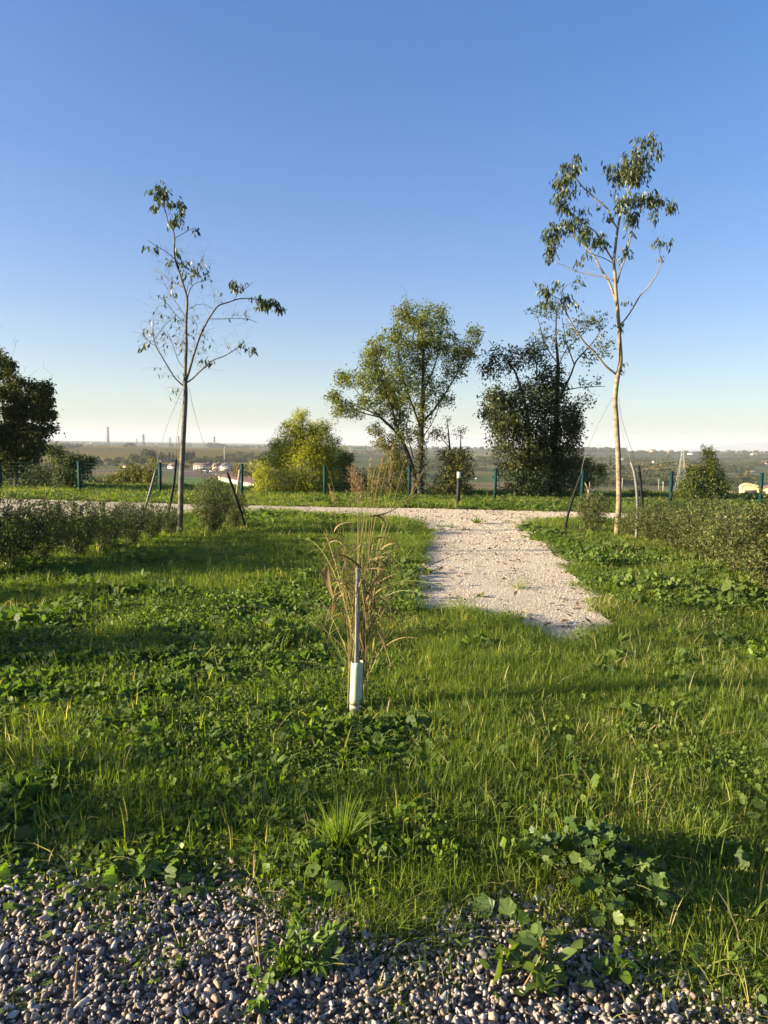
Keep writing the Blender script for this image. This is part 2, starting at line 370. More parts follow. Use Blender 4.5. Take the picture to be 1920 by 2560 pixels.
nA, nR = 760, 400
aa = np.concatenate([np.linspace(-math.pi, R(-42), 90, endpoint=False), np.linspace(R(-42), R(42), nA - 180), np.linspace(R(42), math.pi, 91)[1:]])
nA = len(aa)
rr = np.concatenate([[0.4], np.geomspace(1.5, 26, 40), np.geomspace(26.4, 15500, nR - 41)])
AA, RR = np.meshgrid(aa, rr)
X, Y = RR * np.sin(AA), RR * np.cos(AA); Z = zf(X, Y)
pal = np.array([1.5, 1.4, 1.1]) * np.array([(.050, .062, .022), (.085, .085, .030), (.105, .080, .050), (.048, .070, .026), (.11, .105, .042), (.040, .050, .022)])
ca, sa = math.cos(.35), math.sin(.35)
u = (X * ca + Y * sa) / 150 + fbm(X / 400, Y / 400, 9) * 1.5; v = (-X * sa + Y * ca) / 95
pid = (vnoise(np.floor(u) + .5, np.floor(v) + .5, 4) * 997).astype(int) % len(pal)
col = pal[pid]
col = np.where((Y < 240)[..., None], np.array((.030, .036, .015)), col)
fields = [   # measured outlines of the fields that can be told apart, in picture pixels, with the colour of the crop or soil
    ([(150, 1116), (700, 1116), (700, 1156), (420, 1156), (200, 1150)], (.115, .108, .040)),
    ([(215, 1146), (330, 1146), (330, 1172), (215, 1168)], (.12, .125, .040)),
    ([(450, 1170), (690, 1170), (690, 1215), (600, 1205), (450, 1192)], (.125, .092, .062)),
    ([(330, 1178), (450, 1178), (450, 1192), (330, 1192)], (.09, .10, .04)),
    ([(420, 1191), (590, 1197), (590, 1222), (420, 1222)], (.085, .145, .030)),
    ([(1480, 1203), (1700, 1203), (1700, 1232), (1480, 1230)], (.125, .115, .048)),
    ([(1480, 1230), (1700, 1232), (1700, 1262), (1480, 1262)], (.185, .125, .085)),
    ([(1800, 1183), (1960, 1183), (1960, 1200), (1800, 1200)], (.115, .14, .050)),
    ([(1800, 1240), (1960, 1240), (1960, 1262), (1800, 1262)], (.12, .10, .06)),
    ([(1500, 1134), (1960, 1134), (1960, 1150), (1500, 1150)], (.075, .080, .036)),
]
dz = (Z - CAMH); dv = np.stack([X, Y, dz], -1)
f_ = dv @ NF; PX = 960 + F_PX * (dv @ NR) / np.where(f_ > 1, f_, 1e9); PY = 1280 - F_PX * (dv @ NU) / np.where(f_ > 1, f_, 1e9)
for poly, c in fields:
    k = inpoly(PX, PY, poly) & (f_ > 30) & (RR < 2600)
    col[k] = np.array(c)
V = np.stack([X, Y, Z], -1).reshape(-1, 3)
i = np.arange((nR) * nA).reshape(nR, nA)
nx = np.roll(i, -1, 1)
Q = np.stack([i[:-1], nx[:-1], nx[1:], i[1:]], -1).reshape(-1, 4)[:, ::-1]
g = link('ground', new_mesh('ground', np.concatenate([V, [[0, 0, 0]]]), [Q, np.array([[k, (k + 1) % nA, len(V)] for k in range(nA)])], M['land'],
         col=np.concatenate([col.reshape(-1, 3), [[.03, .03, .02]]]), smooth=True))
tag(g, kind='structure')

# air
hz = MB().box((0, 0, 96), (33000, 33000, 240)).build('haze', None)
m = bpy.data.materials.new('thin_haze'); m.use_nodes = True; t = m.node_tree
t.nodes.remove(t.nodes['Principled BSDF'])
pv = t.nodes.new('ShaderNodeVolumePrincipled'); pv.inputs['Color'].default_value = (.68, .75, .84, 1); pv.inputs['Density'].default_value = 1.25e-4
pv.inputs['Anisotropy'].default_value = .0
t.links.new(pv.outputs[0], t.nodes['Material Output'].inputs['Volume']); m.cycles.homogeneous_volume = True if hasattr(m.cycles, 'homogeneous_volume') else None
hz.data.materials.append(m); tag(hz, kind='stuff')

# mountains far behind (real ridges, kilometres away)
def ridge(name, Yd, pts, depth, seed, top_noise=.12):
    xs = np.linspace(pts[0][0], pts[-1][0], 140); ys = np.interp(xs, [p[0] for p in pts], [p[1] for p in pts])
    P = np.array([at(a, b, Yd) for a, b in zip(xs, ys)])
    hgt = P[:, 2] + 18; nz = fbm(xs / 40, xs * 0, seed, 4) - .5
    tz = -18 + hgt * (1 + top_noise * nz * 2)
    rows = []
    for k, (fz, fy) in enumerate([(0, -1), (.35, -.6), (.7, -.28), (1, 0), (.6, .45), (0, 1)]):
        j = (fbm(xs / 25, np.full_like(xs, k * 3.7), seed + 1) - .5) * .35 * depth * (0 if k in (0, 3, 5) else 1)
        rows.append(np.stack([P[:, 0], Yd + fy * depth + j, -18 + (tz + 18) * fz], -1))
    V = np.array(rows); n = len(xs); i = np.arange(6 * n).reshape(6, n)
    Q = np.stack([i[:-1, :-1], i[:-1, 1:], i[1:, 1:], i[1:, :-1]], -1).reshape(-1, 4)
    tag(link(name, new_mesh(name, V.reshape(-1, 3), [Q], M['mount'], smooth=True)), kind='structure')
ridge('distant_hills', 12000, [(-900, 1096), (-200, 1098), (100, 1101), (240, 1104), (420, 1101), (560, 1106), (760, 1109), (900, 1113), (1000, 1117)], 900, 2)
ridge('mountains', 10500, [(1680, 1129), (1760, 1121), (1810, 1114), (1850, 1108), (1890, 1105), (1960, 1102), (2200, 1098), (2600, 1104), (3000, 1120)], 1000, 5)

# ------------------------------------------------------------------ path
WALK = G2([(1036, 1524), (1180, 1530), (1320, 1572), (1385, 1608), (1500, 1606), (1524, 1560), (1500, 1504), (1452, 1440), (1412, 1388), (1342, 1340), (1290, 1322), (1300, 1290), (1076, 1280), (1076, 1325), (1058, 1385), (1046, 1440)])
CROSS = G2([(-700, 1226), (0, 1247), (300, 1256), (600, 1265), (960, 1270), (1180, 1275), (1440, 1281), (1700, 1288), (1920, 1294), (2600, 1312),
            (2600, 1345), (1920, 1317), (1700, 1307), (1500, 1300), (1400, 1298), (1340, 1304), (1285, 1322), (1080, 1326), (1045, 1306), (960, 1294), (850, 1288), (620, 1280), (440, 1289), (200, 1300), (0, 1310), (-700, 1345)])
def on_path(x, y, edge=.0):
    nx_ = (fbm(x * 1.7, y * 1.7, 21) - .5) * .28 + (vnoise(x * 7, y * 7, 8) - .5) * .16; ny_ = (fbm(x * 1.7, y * 1.7, 33) - .5) * .28
    a, b = x + nx_, y + ny_
    k = inpoly(a, b, WALK) | inpoly(a, b, CROSS)
    if edge:
        for ex, ey in ((edge, 0), (-edge, 0), (0, edge), (0, -edge)): k = k & (inpoly(a + ex, b + ey, WALK) | inpoly(a + ex, b + ey, CROSS))
    return k
cell = .14
gx, gy = np.arange(-34, 34, cell), np.arange(4.5, 25, cell)
GX, GY = np.meshgrid(gx, gy)
K = on_path(GX + cell / 2, GY + cell / 2)
i = np.arange(GX.size).reshape(GX.shape); kk = K[:-1, :-1]
Q = np.stack([i[:-1, :-1][kk], i[:-1, 1:][kk], i[1:, 1:][kk], i[1:, :-1][kk]], -1)
Vp = np.stack([GX, GY, .005 + .012 * fbm(GX * 1.3, GY * 1.3, 2)], -1).reshape(-1, 3)
us, inv_ = np.unique(Q, return_inverse=True); 
tag(link('path', new_mesh('path', Vp[us], [inv_.reshape(Q.shape)], M['path'], smooth=True)), kind='structure')

# gravel bed in front
def gravel_edge(x):                            # how far ahead (m) the loose pebbles reach, before grass closes over them
    return np.interp(x, [-6, -1.27, -.66, -.49, -.2, .03, .41, .71, 1.0, 1.27, 6], [2.2, 2.24, 2.30, 2.40, 2.20, 2.06, 2.20, 2.02, 1.86, 1.76, 1.8]) + .16 * (fbm(x * 3.3, x * 0, 6) - .5)
gx = np.linspace(-9, 9, 181); rows = [np.stack([gx, np.full_like(gx, -6), np.full_like(gx, .004)], -1), np.stack([gx, gravel_edge(gx) + .35, np.full_like(gx, .004)], -1)]
i = np.arange(362).reshape(2, 181); Q = np.stack([i[:-1, :-1], i[:-1, 1:], i[1:, 1:], i[1:, :-1]], -1).reshape(-1, 4)
tag(link('gravel_bed', new_mesh('gravel_bed', np.concatenate(rows), [Q], M['gravelbed'])), kind='structure')

# ------------------------------------------------------------------ scatter (grass, gravel, litter: nobody could count them)
def scatter(name, P, rot, scl, idx, protos, label=None):
    me = bpy.data.meshes.new(name); me.vertices.add(len(P)); me.vertices.foreach_set('co', np.asarray(P, np.float32).ravel())
    a = me.attributes.new('rot', 'FLOAT_VECTOR', 'POINT'); a.data.foreach_set('vector', np.asarray(rot, np.float32).ravel())
    a = me.attributes.new('scl', 'FLOAT_VECTOR', 'POINT'); a.data.foreach_set('vector', np.asarray(scl, np.float32).ravel())
    a = me.attributes.new('idx', 'INT', 'POINT'); a.data.foreach_set('value', np.asarray(idx, np.int32))
    o = link(name, me); ng = bpy.data.node_groups.new(name, 'GeometryNodeTree')
    ng.interface.new_socket('Geometry', in_out='INPUT', socket_type='NodeSocketGeometry'); ng.interface.new_socket('Geometry', in_out='OUTPUT', socket_type='NodeSocketGeometry')
    gi, go = ng.nodes.new('NodeGroupInput'), ng.nodes.new('NodeGroupOutput'); L = ng.links.new
    def na(n, ty):
        q = ng.nodes.new('GeometryNodeInputNamedAttribute'); q.data_type = ty; q.inputs['Name'].default_value = n
        return next(s for s in q.outputs if s.enabled and s.name == 'Attribute')
    ar, asc, ai = na('rot', 'FLOAT_VECTOR'), na('scl', 'FLOAT_VECTOR'), na('idx', 'INT')
    jn = ng.nodes.new('GeometryNodeJoinGeometry')
    for k, po in enumerate(protos):
        ob = ng.nodes.new('GeometryNodeObjectInfo'); ob.inputs['Object'].default_value = po; ob.inputs['As Instance'].default_value = True
        cp = ng.nodes.new('FunctionNodeCompare'); cp.data_type = 'INT'; cp.operation = 'EQUAL'
        ins = [s for s in cp.inputs if s.enabled and s.type == 'INT']; L(ai, ins[0]); ins[1].default_value = k
        ip = ng.nodes.new('GeometryNodeInstanceOnPoints'); L(gi.outputs[0], ip.inputs['Points'])
        L(next(s for s in cp.outputs if s.enabled), ip.inputs['Selection']); L(ob.outputs['Geometry'], ip.inputs['Instance'])
        L(ar, ip.inputs['Rotation']); L(asc, ip.inputs['Scale']); L(ip.outputs[0], jn.inputs[0])
    L(jn.outputs[0], go.inputs[0])
    md = o.modifiers.new('scatter', 'NODES'); md.node_group = ng
    tag(o, label, None, None, 'stuff'); return o
def proto(name, V, Fs, mat, tint=None, smooth=False):
    return bpy.data.objects.new(name, new_mesh(name, V, Fs, mat, tint, smooth))    # not linked: only the scatter uses it

def grass_patch(name, n, rad, h, wd, dryp=.05, lean=.5, K=4):
    a = rng.uniform(0, 2 * np.pi, n); r_ = rad * np.sqrt(rng.uniform(0, 1, n))
    b = np.stack([r_ * np.cos(a), r_ * np.sin(a), np.full(n, -.005)], -1)
    H = h * rng.uniform(.45, 1.15, n); ln = np.abs(rng.normal(0, lean, n)); d = rng.uniform(0, 2 * np.pi, n)
    s = np.linspace(0, 1, K)
    dirv = np.stack([np.cos(d), np.sin(d), np.zeros(n)], -1)
    P = b[:, None] + dirv[:, None] * (H * ln)[:, None, None] * (s ** 1.8)[None, :, None] + np.array([0, 0, 1.0]) * (H[:, None] * (s - .35 * np.minimum(ln, 1.4)[:, None] * s ** 3))[..., None]
    V, q, t_, nv = ribbon(P, wd * rng.uniform(.6, 1.3, n))
    tint = np.clip(rng.normal(.42, .2, n), 0, .88); tint[rng.uniform(size=n) < dryp] = 1.25
    return proto(name, V, [q, t_], M['grass'], np.repeat(tint, nv))
def leafy_patch(name, n, rad, h, L, T, mat, upright=.6, stems=True):
    a = rng.uniform(0, 2 * np.pi, n); r_ = rad * np.sqrt(rng.uniform(0, 1, n))
    P = np.stack([r_ * np.cos(a), r_ * np.sin(a), h * rng.uniform(.25, 1, n) * (1 - .4 * r_ / rad)], -1)
    D = rdir(n, .25); D[:, :2] += .6 * P[:, :2] / rad; N = rdir(n, 1.0, upright)
    ll = L * rng.uniform(.55, 1.2, n)
    V, t_, nv = leaves(P, D, N, ll, ll * rng.uniform(.8, 1.0, n), T)
    return proto(name, V, [t_], mat, np.repeat(np.clip(rng.normal(.45, .22, n), 0, 1), nv))
GP = [grass_patch('fine_grass_%d' % k, 85, .13, h, .0029, .05, ln) for k, (h, ln) in enumerate([(.070, .8), (.090, .95), (.115, 1.1), (.08, 1.4)])]
GP += [grass_patch('tall_grass_%d' % k, 30, .12, .17, .0045, .12, .8, 5) for k in range(2)]
GP += [grass_patch('dry_grass_0', 40, .16, .13, .0035, .75, 1.1)]
WP = [leafy_patch('bindweed_0', 30, .13, .08, .028, T_ROUND, M['weed']), leafy_patch('bindweed_1', 22, .14, .10, .038, T_ROUND, M['weed'], .9),
      leafy_patch('clover_0', 60, .12, .075, .017, T_ROUND, M['weed'], .5), leafy_patch('chickweed_0', 70, .12, .09, .022, T_DIAMOND, M['weed'], .9),
      leafy_patch('mallow_seedling_0', 12, .12, .11, .055, T_MALLOW, M['weed'], .7)]
def lanceplant(n, L, wd, up, spread=.03, seedy=0):
    a = rng.uniform(0, 2 * np.pi, n); e = np.clip(rng.normal(up, .28, n), .1, 1.45); K = 6; s = np.linspace(0, 1, K)
    l_ = L * rng.uniform(.6, 1.15, n); hd = np.stack([np.cos(a), np.sin(a), np.zeros(n)], -1)
    P = hd[:, None] * (spread * rng.uniform(0, 1, (n, 1, 1))) + hd[:, None] * (l_ * np.cos(e))[:, None, None] * s[None, :, None] * (1 + .35 * s[None, :, None]) + np.array([0, 0, 1.0]) * ((l_ * np.sin(e))[:, None] * (s - .30 * s ** 2.6)[None])[..., None]
    side = np.stack([-np.sin(a), np.cos(a), np.zeros(n)], -1)
    prof = np.array([.25, .7, 1.0, .9, .6])
    Lf = P[:, :-1] - side[:, None] * (wd * prof)[None, :, None] * .5; Rg = P[:, :-1] + side[:, None] * (wd * prof)[None, :, None] * .5
    Lf[..., 2] += wd * .12; Rg[..., 2] += wd * .12
    V = np.concatenate([np.stack([Lf, Rg], 2).reshape(n, -1, 3), P[:, -1:]], 1); nv = 11
    q = np.array([[2 * k, 2 * k + 1, 2 * k + 3, 2 * k + 2] for k in range(4)]); t_ = np.array([[8, 9, 10]]); off = (np.arange(n) * nv)[:, None, None]
    return V.reshape(-1, 3), [(q[None] + off).reshape(-1, 4), (t_[None] + off).reshape(-1, 3)], np.repeat(np.clip(rng.normal(.5, .2, n), 0, 1), nv)
V_, F_, T_ = lanceplant(11, .16, .024, .95); WP.append(proto('plantain_0', V_, F_, M['weed'], T_))
V_, F_, T_ = lanceplant(9, .12, .03, .6); WP.append(proto('dandelion_0', V_, F_, M['weed'], T_))
WP.append(leafy_patch('bright_clover_0', 16, .12, .10, .026, T_ROUND, M['lime'], .9)); WP.append(leafy_patch('bright_leaf_0', 12, .13, .11, .038, T_DIAMOND, M['lime'], .9))
ALLP = GP + WP

def fill(n, y0, y1, pad=.6, power=1.0):
    yy = (rng.uniform(0, 1, n) * (y1 ** (power + 1) - y0 ** (power + 1)) + y0 ** (power + 1)) ** (1 / (power + 1))
    xx = rng.uniform(-1, 1, n) * (yy * .60 + pad); return xx, yy
def lawn(name, n, y0, y1, sc, pad=.6, thin=1.0):
    x, y = fill(n, y0, y1, pad)
    k = ~on_path(x, y); tb = ground(888, 1792); k &= ~((np.hypot(x - tb[0], (y - tb[1] + .12) * .8) < .17) & (rng.uniform(size=len(x)) < .93)); x, y = x[k], y[k]
    for qx, qy, qr in ((850, 2140, .10), (1030, 2110, .17), (1085, 2170, .10), (1475, 2240, .26), (490, 2120, .13), (640, 2090, .10)):
        qc = ground(qx, qy); k = ~((np.hypot(x - qc[0], y - qc[1] + .04) < qr) & (rng.uniform(size=len(x)) < .75)); x, y = x[k], y[k]
    ge = gravel_edge(x); soft = (y - ge) / .42
    k = rng.uniform(size=len(x)) < np.clip(soft + .24 + .8 * (fbm(x * 5, y * 5, 14) - .5), .075, 1); x, y, soft = x[k], y[k], soft[k]
    hgt = np.clip(.55 + .45 * soft, .5, 1) * (.75 + .5 * fbm(x * .9, y * .9, 44))
    # weeds: broad leaves take the left and middle, fine grass the right
    wv = fbm(x * .55, y * .55, 51, 3) + .28 * (x < 0) * np.clip((4.2 - np.abs(y - 4.2)) / 4.2, 0, 1) * 1.0 - .20 * ((x > .3) & (y < 8)) + .22 * ((x > 2.3) & (y > 7)) + .12 * (y > 20)
    isw = rng.uniform(size=len(x)) < np.clip((wv - .47) * 3.2, .07, .66)
    kind = vnoise(x * 1.3, y * 1.3, 61)
    wi = np.select([kind < .28, kind < .45, kind < .6, kind < .78, kind < .86], [0, 3, 2, 1, 4], 0)
    u_ = rng.uniform(size=len(x)); wi = np.where(u_ < .05, 7, np.where(u_ > .965, 8, wi)); wi = np.where((u_ > .05) & (u_ < .13), 5, np.where(u_ < .15, 6, np.where(u_ < .3, rng.integers(0, 5, len(x)), wi)))
    gv = vnoise(x * .8, y * .8, 71); u_ = rng.uniform(size=len(x))
    gi = np.where(u_ < .06, 4 + (u_ < .03), np.clip((gv * 4).astype(int), 0, 3)); gi = np.where((u_ > .965) | ((y > 20) & (u_ > .86)) | ((x > 3.2) & (y > 7) & (y < 15) & (u_ > .72)), 6, gi)
    idx = np.where(isw, len(GP) + wi, gi)
    s_ = sc * rng.uniform(.8, 1.2, len(x))
    scl = np.stack([s_, s_, s_ ** .5 * hgt * np.where((x > .2) & (y < 5), 1.1, 1.0)], -1)
    rot = np.stack([rng.normal(0, .10, len(x)), rng.normal(0, .10, len(x)), rng.uniform(0, 6.28, len(x))], -1)
    return scatter(name, np.stack([x, y, np.zeros(len(x))], -1), rot, scl, idx, ALLP)
lawn('lawn_grass', 10000, 1.75, 5.2, 1.0, 1.6)
lawn('lawn_grass', 12500, 5.0, 12.5, 1.25, 2.6)
lawn('lawn_grass', 11000, 12.3, 26.2, 1.9, 3.0)

# pebbles
def pebble(k):
    bm_ = bpy.data.meshes.new('x'); import bmesh
    b = bmesh.new(); bmesh.ops.create_icosphere(b, subdivisions=2, radius=.5)
    V = np.array([v.co[:] for v in b.verts]); Fc = np.array([[v.index for v in f.verts] for f in b.faces]); b.free()
    for q in range(10):                          # chipped flat facets
        n_ = unit(rng.normal(size=3)); dcut = rng.uniform(.18, .38); dd = V @ n_; V = V - np.outer(np.clip(dd - dcut, 0, 9), n_) * .9
    V = V * np.array([1.15, .85, .62]) * rng.uniform(.85, 1.15, 3) + (vnoise(V[:, 0] * 4 + k, V[:, 1] * 4 + V[:, 2] * 3, k)[:, None] - .5) * .07
    return proto('pebble_%d' % k, V, [Fc], M['pebble'], None, True)
PB = [pebble(k) for k in range(9)]
n = 82000
x = rng.uniform(-3.2, 3.2, n); y = rng.uniform(1.1, 2.95, n)
k = rng.uniform(size=n) < np.clip(1 - (y - gravel_edge(x) - .05) / .30, 0.02, 1); x, y = x[k], y[k]; n = len(x)
s = np.clip(rng.lognormal(math.log(.0165), .36, n), .007, .040)
z = rng.uniform(.0, .030, n) + s * .15
scatter('gravel', np.stack([x, y, z], -1), rng.normal(0, .6, (n, 3)) + np.array([0, 0, 1]) * rng.uniform(0, 6.28, (n, 1)), s[:, None] * rng.uniform(.85, 1.15, (n, 3)), rng.integers(0, 9, n), PB)
# loose white chips on the path, denser where they can be seen
CH = []
for k in range(4):
    q = np.array([[1, 0, 0], [-1, 0, 0], [0, 1, 0], [0, -1, 0], [0, 0, 1], [0, 0, -1.]]) * rng.uniform(.35, .65, (6, 1)) + rng.normal(0, .06, (6, 3))
    CH.append(proto('chip_%d' % k, q, [np.array([[0, 2, 4], [2, 1, 4], [1, 3, 4], [3, 0, 4], [2, 0, 5], [1, 2, 5], [3, 1, 5], [0, 3, 5]])], M['chip']))
x = rng.uniform(.3, 7, 90000); y = 6 + 15 * rng.uniform(0, 1, 90000) ** 1.5; k = on_path(x, y); x, y = x[k], y[k]; n = len(x)
s = rng.uniform(.007, .017, n) * np.clip(y / 9, .8, 1.5)
scatter('path_chips', np.stack([x, y, np.full(n, .014)], -1), rng.uniform(0, 6.28, (n, 3)), s[:, None] * np.array([1, 1, .7]), rng.integers(0, 4, n), CH)
# fallen leaves and twiglets on the path
LT = []
for k in range(3):
    V_, t_, nv = leaves(np.zeros((1, 3)), np.array([[1., 0, .1]]), np.array([[0, .2, 1.]]), .06, .026, T_DIAMOND); LT.append(proto('litter_%d' % k, V_ + np.array([0, 0, .006]), [t_], M['litter'], np.full(4, k / 2)))
x = rng.uniform(-9, 9, 9000); y = rng.uniform(6, 21, 9000 * 2); x = rng.uniform(-9, 9, 18000); k = on_path(x, y) & (rng.uniform(size=18000) < .12 + .9 * np.clip(fbm(x, y, 90) - .42, 0, 1) + .25 * (np.abs(x - 3.0 - (y - 9) * .0) < .45) + .15); x, y = x[k], y[k]; n = len(x)
scatter('leaf_litter', np.stack([x, y, np.full(n, .016)], -1), np.stack([rng.normal(0, .3, n), rng.normal(0, .3, n), rng.uniform(0, 6.28, n)], -1), rng.uniform(.6, 1.7, (n, 1)) * np.array([1, 1, 1]), rng.integers(0, 3, n), LT)

# ------------------------------------------------------------------ trees
class Skel:
    """branches grown towards targets from hand-measured limbs"""
    def __init__(s, Y, seed):
        s.Y = Y; s.g = np.random.default_rng(seed); s.P = np.zeros((0, 3)); s.Rd = np.zeros(0); s.px = np.zeros((0, 2)); s.limbs = []; s.mpp = Y / F_PX
    def dense(s, pts, n=14):
        pts = np.asarray(pts, float); d = np.concatenate([[0], np.cumsum(np.linalg.norm(np.diff(pts, axis=0), axis=1))]); t_ = np.linspace(0, d[-1], n)
        q = np.stack([np.interp(t_, d, pts[:, k]) for k in range(2)], -1)
        for _ in range(1): q[1:-1] = .25 * q[:-2] + .5 * q[1:-1] + .25 * q[2:]
        return q, t_ * s.mpp
    def limb(s, pts, ra, rb, slope=None, n=None, name='branch', pw=.8):
        n = n or max(8, len(pts) * 3)
        q, L = s.dense(pts, n); y0 = s.Y; 
        if len(s.px):
            k = np.argmin(((s.px - q[0]) ** 2).sum(1)); y0 = s.P[k, 1]
        if slope is None: slope = s.g.uniform(-.55, .55)
        yy = y0 + slope * L
        P = np.array([at(a, b, c) for (a, b), c in zip(q, yy)]); Rd = rb + (ra - rb) * (1 - np.linspace(0, 1, n)) ** pw
        s.P = np.concatenate([s.P, P]); s.Rd = np.concatenate([s.Rd, Rd]); s.px = np.concatenate([s.px, q]); s.limbs.append((name, P, Rd))
    def grow(s, T, r0=.006, r1=.0015, lift=.15, K=6, up=.6, jit=.06, share=1.0):
        """connect each target point to its nearest node with a curved twig; returns twigs (M,K,3), radii"""
        T = np.asarray(T); order = np.argsort(np.linalg.norm(T[:, None, :] - s.P[None, ::max(1, len(s.P) // 150)], axis=2).min(1))
        cap = len(s.P) + len(T) * (K - 2); A = np.zeros((cap, 3)); A[:len(s.P)] = s.P; B = np.zeros(cap); B[:len(s.P)] = s.Rd; n = len(s.P)
        tw = np.zeros((len(T), K, 3)); tr = np.zeros((len(T), K)); u_ = np.linspace(0, 1, K)[:, None]
        for j, ti in enumerate(order):
            d = A[:n] - T[ti]; ln = np.sqrt((d ** 2).sum(1)); cost = ln + up * np.maximum(d[:, 2] + .15 * ln, 0)
            k = int(np.argmin(cost)); a = A[k]; L = ln[k]
            c = (a + T[ti]) / 2 + s.g.normal(0, jit, 3) * L + np.array([0, 0, lift * L])
            P = (1 - u_) ** 2 * a + 2 * u_ * (1 - u_) * c + u_ ** 2 * T[ti]
            ra = min(B[k] * .8, r1 + r0 * min(L, 2.0)); R_ = ra + (r1 - ra) * u_[:, 0]
            tw[j] = P; tr[j] = np.maximum(R_, r1 * .8); m_ = K - 2; A[n:n + m_] = P[1:-1]; B[n:n + m_] = R_[1:-1]; n += m_
        return tw, tr
def blob_targets(sk, blobs, per, dep=1.0, shell=.0, crop=(0, 0, 1), mul=1.0):
    ox, oy, sc = crop; out = []
    for b in blobs:
        cx, cy, rx, ry, n = b[:5]; n = max(1, int(round(n * mul / per)))
        q = unit(sk.g.normal(size=(n, 3))) * (sk.g.uniform(shell, 1, (n, 1)) ** (1 / 2.4))
        px = ox + (cx + q[:, 0] * rx) / sc; py = oy + (cy + q[:, 1] * ry) / sc
        k = np.argmin(((sk.px - np.array([ox + cx / sc, oy + cy / sc])) ** 2).sum(1)); y0 = sk.P[k, 1]
        yy = y0 + q[:, 2] * math.sqrt(rx * ry) / sc * sk.mpp * dep
        out += [at(a, c, d) for a, c, d in zip(px, py, yy)]
    return np.array(out)
def twig_leaves(sk, tw, per, L, ar, T, droop=.8, spread=.05, t0=.35, alongw=.5, upn=.6):
    M_ = len(tw); K = tw.shape[1]; n = M_ * per
    j = np.repeat(np.arange(M_), per); u_ = sk.g.uniform(t0, 1.02, n) * (K - 1); k = np.clip(u_.astype(int), 0, K - 2); f = (u_ - k)[:, None]
    P = tw[j, k] * (1 - f) + tw[j, k + 1] * f + sk.g.normal(0, spread, (n, 3))
    D = unit(tw[j, -1] - tw[j, -2]) * alongw + rdir(n, 0, 1, sk.g) * .8 + np.array([0, 0, -droop]); N = rdir(n, upn, 1, sk.g)
    ll = L * sk.g.uniform(.6, 1.2, n)
    return leaves(P, D, N, ll, ll * ar * sk.g.uniform(.8, 1.15, n), T) + (np.clip(sk.g.normal(.42, .2, n) + .18 * (sk.g.uniform(size=n) < .12), 0, 1),)
def make_tree(name, label, cat, base_px, Y, sk, tws, lvs, bark, twigm, leafm, group=None, sides=8, leafname='foliage'):
    b = ground(*base_px) if Y < 25 else np.array([at(*base_px, Y)[0], Y, 0]); b = np.array([b[0], Y, float(zf(b[0], Y))])
    e = empty(name, b, label, cat, group)
    for nm, P, Rd in sk.limbs:
        mb = MB(); mb.tube(P, Rd, sides if nm == 'trunk' else 6); o = mb.build(nm, bark, None, True, b); o.parent = e; o.location = (0, 0, 0)
    if tws is not None:
        V, Q = tubes(tws[0], tws[1], 3); o = tag(link('twigs', new_mesh('twigs', V - b, [Q], twigm), e), kind='stuff')
    for q in lvs:
        V, t_, nv, ti = q[:4]; o = tag(link(leafname, new_mesh(leafname, V - b, [t_], q[4] if len(q) > 4 else leafm, np.repeat(ti, nv)), e), kind='stuff')
    return e
def cv(pts, crop): ox, oy, s = crop; return [(ox + a / s, oy + b / s) for a, b in pts]

# --- the two young staked trees on the lawn
CL = (300, 420, 3.686)
sk = Skel(12.7, 101)
low = [(449, 1336), (451, 1290), (453, 1200), (459, 1080), (464, 985)]
sk.limb(low + cv([(598, 1960)], CL), .050, .039, 0, 30, 'trunk', .8)
sk.limb(cv([(598, 1960), (603, 1850), (611, 1650), (608, 1450), (622, 1210), (585, 1080), (545, 960), (510, 850), (497, 780), (505, 650), (490, 560), (440, 510), (430, 420), (400, 350), (340, 300), (330, 240), (370, 160)], CL), .030, .005, 0, 54, 'branch', .9)
for pts, ra in [([(610, 1960), (650, 1830), (680, 1720), (740, 1540), (815, 1390), (905, 1260), (1000, 1240), (1080, 1205), (1200, 1200), (1330, 1220), (1450, 1270), (1510, 1300)], .034),
                ([(610, 1980), (660, 1950), (730, 1880), (850, 1770), (950, 1740), (1050, 1680), (1110, 1640), (1170, 1690), (1220, 1700)], .022),
                ([(815, 1390), (930, 1392), (1080, 1385), (1200, 1395), (1260, 1425)], .011), ([(1050, 1215), (1100, 1130), (1180, 1100), (1220, 1050)], .010),
                ([(590, 2010), (560, 1990), (500, 1930), (440, 1830), (380, 1730), (320, 1620), (300, 1500), (310, 1400)], .022), ([(330, 1640), (260, 1600), (180, 1520)], .008),
                ([(305, 1600), (350, 1530), (430, 1430), (500, 1370)], .009), ([(597, 1850), (545, 1800), (490, 1640), (430, 1500)], .010), ([(585, 1100), (540, 1080), (470, 1030), (360, 960), (265, 935)], .013),
                ([(505, 840), (430, 770), (350, 730), (250, 660)], .010), ([(622, 1210), (640, 1120), (690, 1060), (810, 1030)], .012), ([(500, 650), (590, 600), (640, 570), (700, 550)], .008),
                ([(605, 1380), (560, 1300), (480, 1190), (400, 1050)], .009), ([(600, 1420), (540, 1380), (420, 1230), (340, 1170)], .007), ([(622, 1215), (610, 1150), (640, 1040), (720, 900), (780, 800)], .009),
                ([(640, 1300), (700, 1260), (780, 1250), (860, 1300)], .007), ([(690, 1700), (680, 1600), (720, 1450), (650, 1350)], .006)]:
    sk.limb(cv(pts, CL), ra * .68, .004)
